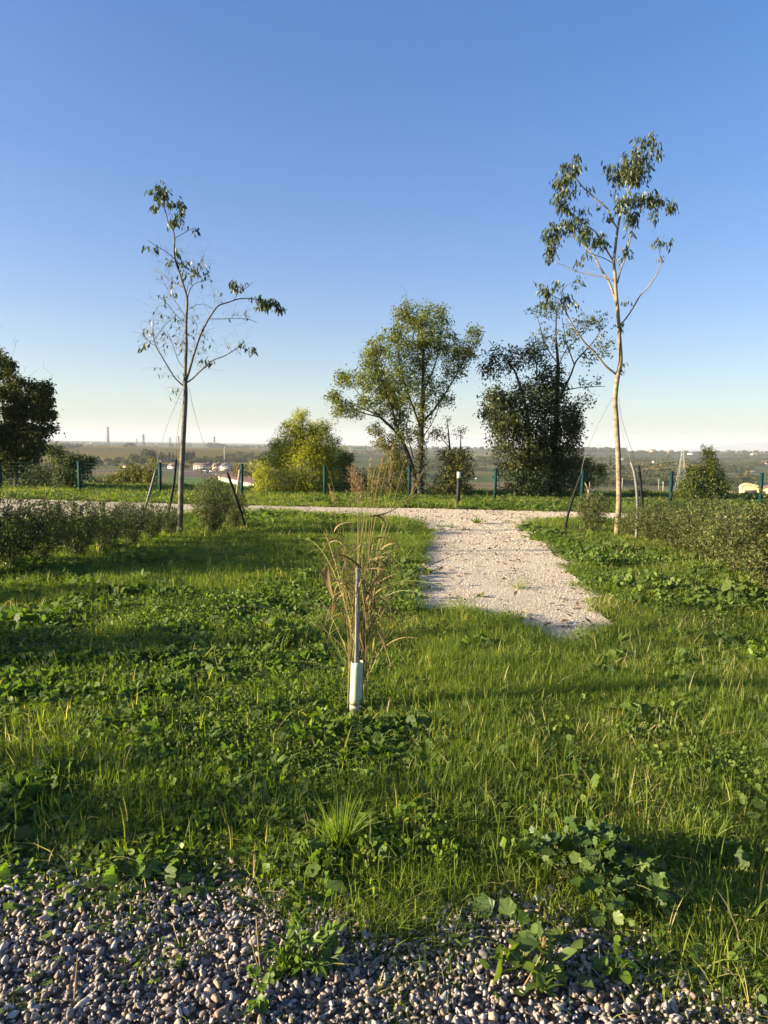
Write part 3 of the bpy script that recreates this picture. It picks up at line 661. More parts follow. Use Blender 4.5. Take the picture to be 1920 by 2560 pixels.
LB = [(350, 190, 100, 80, 130), (380, 250, 60, 60, 50), (320, 360, 40, 50, 34), (450, 320, 50, 60, 40), (550, 370, 60, 90, 130), (520, 490, 60, 55, 60), (680, 570, 38, 26, 18), (540, 740, 40, 70, 22), (240, 740, 20, 26, 9),
      (330, 750, 60, 22, 16), (560, 870, 80, 35, 30), (700, 970, 110, 70, 50), (480, 870, 40, 50, 14), (490, 1100, 60, 70, 18), (1040, 1085, 60, 50, 50), (1140, 1100, 40, 40, 14), (1230, 1200, 60, 26, 26),
      (1350, 1240, 110, 60, 130), (1470, 1290, 50, 45, 55), (1400, 1260, 90, 50, 50), (1220, 1690, 45, 34, 22), (760, 1790, 55, 40, 18), (1100, 1600, 60, 30, 8), (200, 1630, 40, 18, 10), (500, 2000, 30, 60, 8), (400, 1200, 60, 60, 10)]
twl = blob_targets(sk, LB, 9, .6, 0, CL)
t1, r1_ = sk.grow(twl, .006, .0018, .2, 6, .9)
lv = twig_leaves(sk, t1, 9, .098, .36, T_LANCE, 1.5, .035, .45)
bare = blob_targets(sk, [(500, 900, 220, 200, 60), (740, 980, 120, 180, 44), (420, 1500, 230, 260, 110), (650, 1500, 180, 260, 100), (800, 1700, 150, 150, 26), (1080, 1340, 160, 60, 26), (1080, 1640, 120, 60, 26), (300, 1560, 150, 120, 26), (900, 1180, 60, 90, 16), (440, 1880, 160, 60, 12), (500, 2080, 90, 90, 8)], 1, .7, .3, CL)
t2, r2_ = sk.grow(bare, .005, .0016, .12, 6, 1.2)
lv2 = twig_leaves(sk, t2[::2], 1, .085, .4, T_LANCE, 1.5, .01, .7)
t3, r3_ = sk.grow(np.repeat(t2[:, -2], 2, 0) + sk.g.normal(0, .13, (2 * len(t2), 3)) + [0, 0, .04], .004, .0013, .05, 6, 1.0)
make_tree('young_tree', 'slender young tree with mostly bare twigs and a leaning leafy top, left of the path', 'tree', (449, 1336), 12.7, sk,
          (np.concatenate([t1, t2, t3]), np.concatenate([r1_, r2_, r3_])), [lv, lv2], M['bark_grey'], M['twig'], M['young'], 'young staked trees', 10)
young_left_fork = at(464, 962, 12.7)

CR = (1300, 300, 3.457)
sk = Skel(13.1, 202)
sk.limb([(1541, 1345), (1544, 1310), (1548, 1250), (1546, 1150), (1541, 1050), (1537, 1000), (1541, 960)] + cv([(850, 2180)], CR), .051, .041, 0, 30, 'trunk', .8)
sk.limb(cv([(850, 2180), (872, 2080), (860, 1900), (845, 1650), (830, 1500), (822, 1330), (808, 1230), (825, 1100), (835, 1000), (850, 900), (875, 790), (905, 690), (940, 620), (965, 560), (985, 450), (1000, 330), (1030, 220), (1090, 170), (1140, 130)], CR), .040, .005, 0, 60, 'branch', .8)
for pts, ra in [([(835, 2200), (740, 2130), (640, 2000), (560, 1930), (500, 1840), (440, 1750), (370, 1600), (350, 1500), (400, 1420), (470, 1400)], .028), ([(360, 1560), (250, 1500), (150, 1420), (90, 1380)], .010),
                ([(830, 1580), (800, 1480), (765, 1390), (700, 1290), (640, 1170), (560, 1090), (500, 1030), (430, 980), (330, 950)], .030), ([(818, 1390), (740, 1360), (620, 1340), (520, 1320), (440, 1290), (370, 1250), (300, 1230)], .015),
                ([(808, 1240), (720, 1190), (640, 1165), (560, 1130)], .013), ([(808, 1220), (750, 1130), (720, 1060), (650, 960), (560, 900), (450, 830), (400, 760)], .021),
                ([(843, 935), (790, 860), (755, 760), (690, 710), (620, 650), (550, 590), (490, 510), (430, 430), (450, 350), (500, 310)], .022), ([(842, 1410), (870, 1290), (910, 1200), (945, 1060), (970, 940), (1030, 800), (1120, 720), (1250, 740), (1350, 720)], .021),
                ([(858, 1785), (920, 1710), (980, 1620), (1040, 1510), (1110, 1450), (1190, 1320), (1225, 1230), (1200, 1150), (1230, 1060), (1310, 1060)], .020), ([(945, 620), (850, 540), (780, 490)], .012), ([(1000, 330), (1100, 260), (1220, 190)], .010),
                ([(620, 1340), (560, 1290), (500, 1250)], .006), ([(980, 1620), (960, 1560), (920, 1520)], .006), ([(870, 2170), (890, 2120), (930, 2090)], .006), ([(905, 700), (1000, 680), (1130, 690)], .014), ([(650, 960), (680, 1040), (730, 1080)], .008), ([(300, 950), (260, 1050), (270, 1180)], .010)]:
    sk.limb(cv(pts, CR), ra * .72, .004)
RB = [(1000, 400, 140, 160, 560), (860, 480, 110, 90, 240), (1130, 190, 70, 45, 70), (1190, 300, 55, 35, 40), (1010, 170, 20, 18, 12), (1140, 110, 18, 15, 8), (760, 430, 36, 55, 30), (950, 720, 120, 90, 200), (1130, 680, 110, 70, 190),
      (970, 850, 80, 75, 130), (1170, 830, 45, 65, 50), (1310, 740, 55, 55, 75), (440, 400, 100, 80, 140), (500, 320, 36, 28, 20), (380, 560, 110, 100, 230), (600, 590, 28, 20, 12), (340, 680, 70, 70, 90), (400, 760, 80, 45, 70),
      (560, 780, 45, 45, 30), (280, 960, 80, 100, 190), (420, 920, 90, 80, 130), (270, 1120, 50, 80, 100), (580, 980, 80, 80, 150), (690, 1050, 70, 70, 110), (500, 860, 90, 50, 70), (260, 1210, 45, 36, 22), (500, 1250, 26, 36, 14),
      (900, 1160, 50, 70, 34), (800, 820, 60, 50, 24), (960, 970, 26, 36, 14), (1200, 1060, 45, 36, 26), (1320, 1070, 22, 18, 9), (1215, 1200, 18, 26, 9), (210, 1480, 55, 80, 80), (320, 1400, 36, 36, 30), (500, 1390, 36, 32, 22),
      (250, 1590, 55, 45, 50), (440, 1560, 70, 80, 60), (700, 740, 26, 18, 9), (890, 2110, 40, 60, 16), (880, 1780, 40, 60, 22), (600, 1180, 60, 30, 14), (950, 1560, 60, 50, 9), (780, 620, 30, 30, 6)]
RB = [(a, b_, c * 1.08, d * 1.06, n_) for a, b_, c, d, n_ in RB]; tt = blob_targets(sk, RB, 10, .7, 0, CR, 1.35); t1, r1_ = sk.grow(tt, .006, .0018, .2, 6, .9)
lv = twig_leaves(sk, t1, 10, .095, .33, T_LANCE, 1.6, .04, .4)
t2, r2_ = sk.grow(blob_targets(sk, [(960, 1560, 70, 90, 12), (620, 1260, 120, 40, 12), (600, 1200, 100, 60, 10), (780, 800, 70, 90, 10), (900, 1250, 60, 90, 8), (400, 1280, 120, 50, 8), (1190, 1000, 90, 80, 8)], 1, .7, .2, CR), .005, .0015, .1, 6, 1.2)
make_tree('young_tree', 'taller young tree with pale trunk and drooping leafy crown, right of the path', 'tree', (1541, 1345), 13.1, sk,
          (np.concatenate([t1, t2]), np.concatenate([r1_, r2_])), [lv], M['bark_pale'], M['twig'], M['young'], 'young staked trees', 10)
young_right_fork = at(1540, 985, 13.1)

# --- trees and bushes behind the fence
CC = (780, 700, 2.127)
sk = Skel(22.6, 303)
sk.limb(cv([(578, 1170), (574, 1080), (572, 1000), (578, 880), (582, 780), (590, 640), (590, 500), (592, 380), (580, 200)], CC), .115, .012, 0, 34, 'trunk', .9)
sk.limb(cv([(540, 1150), (545, 1050), (530, 980), (500, 900), (470, 830), (420, 780), (340, 710), (260, 680), (180, 650)], CC), .085, .010, .15, 26, 'trunk')
for pts, ra in [([(580, 790), (530, 660), (475, 500), (450, 350), (500, 170)], .06), ([(585, 760), (650, 690), (710, 600), (760, 520), (830, 390), (885, 280)], .06), ([(590, 600), (650, 470), (690, 300), (690, 190)], .05),
                ([(470, 840), (430, 700), (360, 500), (340, 350)], .05), ([(400, 770), (260, 620), (170, 500)], .04), ([(360, 730), (240, 700), (120, 610)], .04), ([(590, 500), (560, 400), (570, 250)], .04), ([(450, 820), (470, 700), (430, 560)], .04), ([(582, 850), (640, 760), (690, 640)], .03), ([(540, 950), (500, 800), (520, 640)], .04)]:
    sk.limb(cv(pts, CC), ra * .62, .008)
BL = [(590, 200, 120, 75, 900), (490, 170, 55, 55, 300), (700, 200, 50, 60, 260), (560, 320, 135, 100, 1500), (680, 350, 110, 90, 900), (865, 290, 36, 45, 230), (820, 380, 55, 60, 380), (760, 470, 75, 60, 400), (335, 390, 70, 90, 700),
      (300, 510, 110, 85, 1000), (410, 560, 100, 95, 900), (170, 520, 55, 55, 360), (125, 630, 45, 50, 300), (200, 690, 80, 50, 500), (350, 640, 110, 75, 900), (530, 560, 100, 80, 500), (450, 720, 80, 70, 500), (480, 830, 70, 60, 450),
      (690, 620, 60, 55, 280), (590, 690, 50, 70, 240), (560, 450, 110, 60, 500), (430, 270, 30, 60, 160), (760, 380, 60, 60, 250)]
BL += [(440, 430, 60, 120, 500), (470, 630, 100, 90, 600), (630, 540, 120, 90, 500), (380, 330, 40, 70, 160)]; BL = [(a, b_, c * 1.1, d * 1.1, n_) for a, b_, c, d, n_ in BL]; tt = blob_targets(sk, BL, 14, .9, 0, CC, 1.35); t1, r1_ = sk.grow(tt, .010, .0035, .12, 6, .5)
lv = twig_leaves(sk, t1, 24, .078, .55, T_DIAMOND, .3, .085, .2)
wh = blob_targets(sk, [(590, 120, 110, 40, 14), (500, 80, 30, 50, 4), (700, 150, 60, 40, 8), (340, 270, 40, 50, 7), (890, 230, 20, 30, 3), (280, 320, 30, 60, 4), (480, 30, 12, 30, 2)], 1, .6, 0, CC); t2, r2_ = sk.grow(wh, .008, .003, .0, 6, 1.5)
ivt = np.array([P for P in sk.limbs[0][1][:16] for _ in range(9)]) + sk.g.normal(0, .10, (144, 3)); ivt = ivt[ivt[:, 2] > .15]; ti_, ri_ = sk.grow(ivt, .005, .003); lvi = twig_leaves(sk, ti_, 12, .07, .8, T_DIAMOND, .6, .07, .2) + (M['dark'],)
make_tree('broad_tree', 'broad green tree turning yellow with an ivy clad trunk behind the fence', 'tree', (1052, 1250), 22.6, sk, (np.concatenate([t1, t2]), np.concatenate([r1_, r2_])), [lv, lvi], M['bark_dark'], M['twig_dark'], M['center'])

sk = Skel(23.0, 404)
sk.limb(cv([(1280, 1170), (1285, 1050), (1290, 900), (1300, 700), (1310, 450), (1295, 300), (1300, 160)], CC), .12, .012, 0, 34, 'trunk')
sk.limb(cv([(1182, 1170), (1172, 1000), (1160, 850), (1145, 700), (1080, 480), (1000, 380)], CC), .095, .012, -.1, 26, 'trunk')
for pts, ra in [([(1305, 650), (1380, 500), (1400, 430), (1480, 350), (1550, 250)], .06), ([(1395, 450), (1350, 330), (1330, 200)], .035), ([(1300, 600), (1420, 570), (1560, 565)], .035), ([(1160, 700), (1200, 500), (1180, 330)], .05), ([(1090, 500), (1020, 420), (940, 320)], .03),
                ([(1295, 800), (1390, 720), (1420, 600)], .04), ([(1165, 900), (1050, 750), (960, 620)], .05), ([(1170, 1000), (1020, 900), (930, 750)], .045), ([(1290, 900), (1380, 850), (1430, 760)], .04), ([(1310, 450), (1240, 350), (1200, 200)], .03), ([(1420, 400), (1500, 430), (1570, 400)], .025), ([(1300, 500), (1340, 380), (1450, 280), (1500, 200)], .03)]:
    sk.limb(cv(pts, CC), ra * .62, .008)
BD = [(990, 620, 95, 65, 420), (950, 700, 60, 60, 260), (1050, 720, 140, 110, 1200), (1180, 620, 150, 110, 1100), (1100, 850, 190, 140, 2000), (1300, 740, 140, 120, 1300), (1260, 900, 160, 140, 1700), (1150, 1020, 180, 110, 1700), (1330, 1010, 85, 120, 900),
      (1390, 800, 60, 80, 420), (1280, 560, 85, 110, 650), (1180, 380, 75, 55, 200), (1100, 420, 100, 65, 260), (980, 400, 65, 55, 120), (930, 470, 45, 28, 90), (1000, 480, 90, 60, 120), (1400, 700, 60, 40, 130), (1230, 460, 70, 70, 150), (1180, 1110, 190, 40, 700)]
tt = blob_targets(sk, BD, 12, .9, 0, CC, 2.1); t1, r1_ = sk.grow(tt, .010, .0035, .1, 6, .4)
lv = twig_leaves(sk, t1, 14, .092, .6, T_DIAMOND, .5, .10, .2)
BS = [(1180, 170, 55, 36, 24), (1280, 150, 90, 55, 110), (1500, 220, 100, 60, 130), (1560, 350, 55, 75, 90), (1400, 260, 80, 70, 90), (1250, 300, 90, 90, 110), (1480, 540, 80, 40, 40), (1460, 400, 80, 60, 60), (1340, 330, 90, 80, 90), (1450, 640, 70, 60, 60)]
tt = blob_targets(sk, BS, 3.5, .8, 0, CC, 1.9); t2, r2_ = sk.grow(tt, .012, .0035, .12, 6, .6)
lv2 = twig_leaves(sk, t2, 5, .085, .6, T_DIAMOND, .5, .05, .35) + (M['young'],)
make_tree('dark_tree', 'dense dark tree with a sparse twiggy top on its right, behind the fence', 'tree', (1340, 1250), 23.0, sk, (np.concatenate([t1, t2]), np.concatenate([r1_, r2_])), [lv, lv2], M['bark_dark'], M['twig_dark'], M['dark'])

CM = (600, 1000, 2.592)
def bush(name, label, cat, Y, seed, base, stems, blobs, crop, per, L, ar, leafm, bark='bark_dark', droop=.3, spread=.07, stemr=.035, group=None, depth=.9, T=T_DIAMOND, lift=.12, twm='twig_dark', up=.3, z_follow=False):
    s_ = Skel(Y, seed)
    for k, st in enumerate(stems): s_.limb(cv(st, crop), stemr, .006, None if k else 0, 14, 'trunk' if k == 0 else 'branch')
    a_, b_ = s_.grow(blob_targets(s_, blobs, per, depth, 0, crop, 1.35), .009, .003, lift, 6, up)
    l_ = twig_leaves(s_, a_, int(per * 1.7), L * 1.1, ar, T, droop, spread, .25)
    return make_tree(name, label, cat, cv([base], crop)[0], Y, s_, (a_, b_), [l_], M[bark], M[twm], leafm, group)
bush('acacia_bush', 'rounded yellow green acacia bush with feathery leaves behind the fence', 'bush', 23.4, 505, (390, 630),
     [[(390, 640), (400, 450), (410, 250), (400, 100)], [(380, 630), (300, 480), (220, 350)], [(400, 630), (520, 450), (560, 250)], [(330, 630), (200, 560), (130, 500)], [(430, 630), (600, 520), (660, 420)]],
     [(390, 105, 55, 45, 420), (370, 200, 130, 80, 1600), (300, 310, 110, 70, 1300), (440, 330, 190, 110, 3000), (250, 410, 140, 80, 1600), (560, 390, 130, 100, 1700), (400, 520, 250, 100, 3400), (600, 520, 110, 90, 1100), (170, 530, 90, 80, 1100), (520, 190, 80, 70, 800), (620, 400, 120, 110, 1500), (640, 560, 110, 70, 1200), (480, 260, 110, 80, 1200), (130, 450, 70, 60, 400), (610, 270, 40, 50, 300), (230, 280, 50, 30, 240)],
     CM, 10, .060, .45, M['yellow'], droop=.4, spread=.085)
bush('fruit_tree', 'small scruffy fruit tree with a leaning bare top between the two big trees', 'tree', 22.8, 606, (1385, 630),
     [[(1385, 650), (1400, 450), (1380, 340), (1320, 260), (1270, 215)], [(1400, 400), (1430, 300), (1430, 200)], [(1360, 320), (1350, 200), (1340, 120)], [(1390, 560), (1480, 480), (1530, 400)]],
     [(1290, 225, 60, 55, 140), (1430, 200, 36, 55, 60), (1345, 140, 36, 36, 30), (1430, 370, 100, 55, 520), (1400, 470, 130, 80, 1300), (1370, 580, 150, 55, 1200), (1230, 220, 36, 36, 30), (1320, 350, 50, 50, 160)],
     CM, 9, .065, .55, M['olive'], stemr=.035)
bush('undergrowth_shrub', 'yellowing shrub at the foot of the broad tree', 'bush', 22.9, 707, (1180, 640),
     [[(1100, 640), (1080, 500), (1010, 300), (900, 200)], [(1120, 640), (1130, 480)], [(1060, 640), (960, 500), (900, 420)]],
     [(880, 190, 60, 45, 260), (930, 270, 90, 60, 420), (1010, 420, 110, 90, 900), (1060, 550, 110, 80, 900), (900, 520, 90, 100, 600), (1000, 330, 80, 60, 400)], CM, 10, .06, .55, M['olive'])
bush('dark_shrub', 'dark green shrub filling the gap right of the acacia bush', 'bush', 24.2, 717, (700, 640), [[(690, 650), (680, 480), (690, 380)], [(720, 640), (760, 500)]],
     [(690, 400, 70, 60, 500), (680, 520, 90, 110, 1300), (780, 560, 90, 90, 800)], CM, 10, .06, .55, M['dark'])
C8 = (1500, 1080, 3.95)
bush('walnut_shrub', 'yellow green leafy shrub behind the fence beside the lattice pylon', 'bush', 22.6, 808, (1000, 730),
     [[(1000, 720), (1050, 500), (1080, 300), (1070, 170)], [(980, 720), (880, 600), (800, 540)], [(1030, 720), (1150, 560), (1200, 450)]],
     [(1070, 200, 60, 45, 160), (1090, 290, 90, 70, 420), (970, 410, 130, 80, 800), (1120, 440, 130, 95, 1100), (900, 550, 120, 95, 1000), (1070, 590, 180, 110, 2000), (1210, 560, 80, 85, 500), (830, 620, 80, 80, 500), (1010, 165, 20, 15, 20)], C8, 10, .062, .5, M['center'])
bush('pale_green_shrub', 'pale green shrub showing between the dark tree and the right young tree', 'bush', 24.0, 818, (1440, 1060), [[(1440, 1130), (1430, 1000), (1400, 900)], [(1460, 1100), (1500, 1000)]],
     [(1395, 900, 50, 36, 240), (1420, 970, 80, 60, 700), (1480, 1040, 90, 70, 700), (1400, 1090, 80, 70, 600), (1530, 1010, 50, 40, 200), (1330, 1100, 70, 60, 300)], CC, 10, .065, .5, M['olive'])
CF = (0, 780, 4.425)
sk = Skel(22.8, 909)
sk.limb(cv([(178, 1930), (170, 1780), (165, 1680), (180, 1400), (220, 1100), (230, 900), (220, 700)], CF), .07, .012, 0, 26, 'trunk')
for pts, ra in [([(170, 1500), (60, 1300), (20, 1000), (40, 700)], .05), ([(180, 1450), (350, 1250), (460, 1050), (490, 850)], .05), ([(300, 1350), (480, 1300), (600, 1270)], .03), ([(210, 1150), (120, 950), (90, 620)], .04), ([(160, 1500), (-100, 1200), (-160, 800), (-120, 500)], .06)]: sk.limb(cv(pts, CF), ra, .008)
BF = [(60, 1560, 150, 110, 900), (280, 1600, 150, 120, 900), (100, 1720, 150, 100, 700), (400, 1480, 120, 90, 500), (540, 1130, 60, 60, 200), (330, 800, 60, 60, 200), (90, 600, 90, 80, 330), (170, 780, 110, 70, 300), (70, 700, 80, 90, 200), (100, 900, 140, 90, 600), (490, 850, 90, 70, 420), (300, 950, 220, 90, 800), (480, 990, 95, 90, 650), (200, 1100, 210, 110, 1200), (450, 1140, 120, 65, 600), (570, 1275, 85, 26, 150),
      (150, 1290, 210, 110, 1300), (400, 1340, 120, 80, 700), (60, 1450, 120, 100, 700), (250, 1450, 180, 100, 900), (-120, 650, 110, 160, 800), (-150, 1000, 160, 200, 1200), (-150, 1350, 160, 150, 900), (0, 450, 30, 60, 60), (5, 520, 40, 50, 90)]
tt = blob_targets(sk, BF, 12, .9, 0, CF, 1.3); t1, r1_ = sk.grow(tt, .01, .0035, .12, 6, .5); lv = twig_leaves(sk, t1, 20, .095, .62, T_DIAMOND, .5, .085, .2)
wh = blob_targets(sk, [(200, 300, 60, 60, 4), (490, 560, 40, 90, 3), (400, 650, 40, 80, 4), (290, 600, 30, 70, 3), (580, 720, 40, 60, 4), (15, 130, 20, 80, 2), (650, 1220, 30, 30, 2)], 1, .5, 0, CF); t2, r2_ = sk.grow(wh, .008, .003, .02, 6, 1.6)
make_tree('plum_tree', 'dark leafy tree with thin upright whips at the left edge behind the fence', 'tree', (40, 1225), 22.8, sk, (np.concatenate([t1, t2]), np.concatenate([r1_, r2_])), [lv], M['bark_grey'], M['twig_dark'], M['dark'])
CA = (0, 1000, 2.592)
bush('elder_bush', 'dark bushy shrub right of the plum tree behind the fence', 'bush', 24.0, 919, (300, 560), [[(420, 600), (430, 450), (400, 330)], [(440, 600), (540, 450), (560, 370)], [(300, 600), (250, 450)]],
     [(330, 320, 90, 36, 400), (420, 400, 120, 70, 1000), (520, 430, 90, 80, 800), (430, 510, 180, 80, 1600), (250, 480, 120, 100, 1000), (120, 500, 120, 100, 900), (580, 400, 60, 50, 220), (-40, 480, 100, 120, 700)], CA, 12, .07, .55, M['hedge'], droop=.4)
bush('low_shrub', 'low bramble thicket behind the fence below the young left tree', 'bush', 26.5, 929, (900, 560), [[(900, 640), (880, 500), (860, 430)], [(920, 640), (960, 480)], [(800, 640), (740, 520)]],
     [(860, 470, 110, 50, 700), (960, 500, 90, 80, 800), (840, 560, 130, 60, 800), (740, 520, 80, 60, 500), (1000, 410, 40, 50, 120), (660, 540, 80, 50, 400)], CA, 12, .07, .55, M['olive'], droop=.3)
for k, (px, py, pw, ph, nm, mt) in enumerate([(1300, 1235, 60, 34, 'bramble behind the fence between the broad tree and the dark tree', 'olive'), (1600, 1245, 50, 22, 'low bramble behind the fence under the curved black pole', 'olive'), (1850, 1258, 60, 18, 'low bramble behind the fence at the right edge', 'olive'), (640, 1240, 50, 26, 'low bramble at the left foot of the acacia bush', 'yellow'), (1120, 1225, 60, 45, 'leafy bramble behind the fence around the lamp bollard', 'olive')]):
    bush('bramble', nm, 'bush', 23.8, 940 + k, (px, py + 12), [[(px, py + 14), (px + 4, py - ph * .3)], [(px + 2, py + 14), (px + pw * .5, py)], [(px, py + 14), (px - pw * .5, py)]], [(px, py, pw, ph, 900), (px + pw * .4, py + 4, pw * .6, ph * .7, 400)], (0, 0, 1), 10, .06, .6, M[mt], group='brambles behind the fence', stemr=.02)

# --- shrubs of the two hedges
def shrub_mesh(seed, w_, h_, nleaf, L, leafm, twm='twig_dark'):
    g_ = np.random.default_rng(seed); ns = 9
    st = []; sr = []
    for k in range(ns):
        a = g_.uniform(0, 6.28); r_ = g_.uniform(.2, 1) * w_ * .42; s = np.linspace(0, 1, 8)[:, None]
        e_ = np.array([r_ * math.cos(a), r_ * math.sin(a), h_ * g_.uniform(.75, 1.0)]); b_ = np.array([e_[0] * .2, e_[1] * .2, -.02])
        st.append(b_ + (e_ - b_) * s * np.array([1, 1, 1]) + np.concatenate([g_.normal(0, .012, (8, 3))]) * (s > 0)); sr.append(np.linspace(.010, .003, 8))
    st, sr = np.array(st), np.array(sr)
    sk_ = Skel.__new__(Skel); sk_.g = g_; sk_.P = st.reshape(-1, 3); sk_.Rd = sr.ravel()
    per = 11; n = nleaf // per; q = unit(g_.normal(size=(n, 3))) * g_.uniform(0, 1, (n, 1)) ** (1 / 2.6)
    T = q * np.array([w_ / 2, w_ / 2, h_ / 2]) * (1 + .18 * (vnoise(q[:, 0] * 2 + seed, q[:, 1] * 2 + q[:, 2] * 2, seed)[:, None] - .4)) + np.array([0, 0, h_ * .55])
    T[:, :2] *= np.clip(.45 + T[:, 2:3] / h_, .45, 1.05)
    tw, tr_ = sk_.grow(T, .006, .0016, .12, 5, .5)
    l_ = twig_leaves(sk_, tw, per, L, .6, T_DIAMOND, -.1, .022, .1)
    whp = T[g_.choice(n, 26)] * np.array([1, 1, 1]); whp[:, 2] = h_ * g_.uniform(.95, 1.22, 26); wt, wr = sk_.grow(whp, .004, .0016, 0, 5, 1.5); lw = twig_leaves(sk_, wt, 9, L, .6, T_DIAMOND, -.1, .012, .2)
    V, Q = tubes(np.concatenate([st.repeat(1, 0)[:, ::1][:, :8][:, [0, 2, 4, 6, 7]], tw, wt]), np.concatenate([sr[:, [0, 2, 4, 6, 7]], tr_, wr]), 3)
    V2 = np.concatenate([l_[0], lw[0]]); F2 = np.concatenate([l_[1], lw[1] + len(l_[0])]); ti = np.concatenate([l_[3], lw[3]])
    return new_mesh('stems', V, [Q], M[twm]), new_mesh('foliage', V2, [F2], leafm, np.repeat(ti, l_[2]))
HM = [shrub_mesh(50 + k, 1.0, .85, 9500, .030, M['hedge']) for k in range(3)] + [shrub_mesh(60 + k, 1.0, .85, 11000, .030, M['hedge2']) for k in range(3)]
def shrub(px, py, wpx, hpx, k, label, group, rz):
    b = ground(px, py); sc = b[1] / F_PX
    e = empty('hedge_shrub', b, label, 'shrub', group, rz)
    s1, s2 = wpx * sc / 1.0, hpx * sc / .85 * (1.08 if px < 440 else 1); e.scale = (s1, s1, s2)
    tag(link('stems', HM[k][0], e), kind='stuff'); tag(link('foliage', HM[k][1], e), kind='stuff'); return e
LH = 'shrubs of the hedge left of the lawn'; RH = 'shrubs of the hedge right of the path'
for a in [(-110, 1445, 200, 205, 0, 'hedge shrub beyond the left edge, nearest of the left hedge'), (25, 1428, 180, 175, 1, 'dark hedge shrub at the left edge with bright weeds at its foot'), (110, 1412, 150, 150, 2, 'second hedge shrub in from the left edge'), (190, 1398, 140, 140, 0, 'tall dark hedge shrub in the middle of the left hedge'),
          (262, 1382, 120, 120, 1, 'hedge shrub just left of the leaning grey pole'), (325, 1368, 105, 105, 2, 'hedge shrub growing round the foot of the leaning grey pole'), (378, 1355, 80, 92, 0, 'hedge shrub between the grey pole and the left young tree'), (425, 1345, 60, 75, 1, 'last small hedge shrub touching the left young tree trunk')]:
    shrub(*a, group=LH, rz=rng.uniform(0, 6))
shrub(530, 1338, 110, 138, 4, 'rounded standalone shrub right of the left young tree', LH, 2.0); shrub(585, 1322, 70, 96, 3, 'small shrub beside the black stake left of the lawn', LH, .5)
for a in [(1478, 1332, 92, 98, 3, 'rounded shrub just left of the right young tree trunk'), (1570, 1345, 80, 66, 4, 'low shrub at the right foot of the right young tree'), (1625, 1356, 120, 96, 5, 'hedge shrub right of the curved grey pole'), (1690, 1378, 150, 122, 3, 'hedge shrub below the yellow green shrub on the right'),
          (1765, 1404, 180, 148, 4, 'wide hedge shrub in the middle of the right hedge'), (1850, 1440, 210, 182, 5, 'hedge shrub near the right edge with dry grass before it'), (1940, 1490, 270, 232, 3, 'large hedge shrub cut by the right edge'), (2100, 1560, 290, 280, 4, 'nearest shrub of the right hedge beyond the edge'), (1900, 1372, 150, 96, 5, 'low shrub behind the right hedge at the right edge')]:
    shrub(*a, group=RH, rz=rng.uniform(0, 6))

# ------------------------------------------------------------------ fence
posts_px = [(2, 1154, 1227), (209, 1156, 1230), (412, 1162, 1240), (620, 1172, 1244), (825, 1172, 1246), (1040, 1178, 1251), (1257, 1180, 1256), (1472, 1186, 1258), (1682, 1190, 1263), (1900, 1195, 1268)]
a0, a9 = ground(2, 1229), ground(1900, 1268)
pp = [a0 + (a9 - a0) * k / 9 for k in range(-4, 13)]
fe = empty('mesh_fence', pp[8], 'dark green metal mesh fence with evenly spaced posts along the far edge of the lawn', 'fence')
o0 = np.array(pp[8]); dF = unit((a9 - a0)[:2]); ang = math.atan2(dF[1], dF[0])
pm = MB().box((0, 0, .45), (.085, .06, 1.08)).box((0, 0, .995), (.095, .07, .014)); pm = pm.build('post', M['fence'], fe); first = pm
for k, q in enumerate(pp):
    o = pm if k == 0 else link('post', pm.data, fe)
    o.location = (q[0] - o0[0], q[1] - o0[1], 0); o.rotation_euler[2] = ang + rng.normal(0, .03); o.rotation_euler[1] = rng.normal(0, .008); o.rotation_euler[0] = rng.normal(0, .008)
Lp = float(np.linalg.norm((a9 - a0)[:2])) / 9
nm = MB(); th = .0030
for k in range(9): nm.box((Lp / 2, 0, .08 + k * .105), (Lp, th, th * (1.7 if k == 8 else 1)))
for k in range(1, int(Lp / .10)): nm.box((k * .10, .004, .50), (th * .8, th * .8, .86))
net = nm.build('wire_mesh_panel', M['fence'], fe)
for k, q in enumerate(pp[:-1]):
    o = net if k == 0 else link('wire_mesh_panel', net.data, fe); o.location = (q[0] - o0[0], q[1] - o0[1], 0); o.rotation_euler[2] = ang; tag(o, kind='stuff')

# ------------------------------------------------------------------ bollard lamp
b = ground(1145, 1264); e = empty('lamp_bollard', b, 'slim dark bollard with a white lamp head on the verge', 'bollard')
hb = (1264 - 1180) / F_PX * b[1]
MB().box((0, 0, hb * .41), (.095, .07, hb * .82)).box((0, 0, .004), (.15, .12, .008)).build('shaft', M['bollard'], e)
MB().box((0, 0, hb * .905), (.090, .066, hb * .165)).build('lamp_head', M['lampglass'], e); MB().box((0, 0, hb * .995), (.098, .074, .012)).build('cap', M['lampglass'], e)

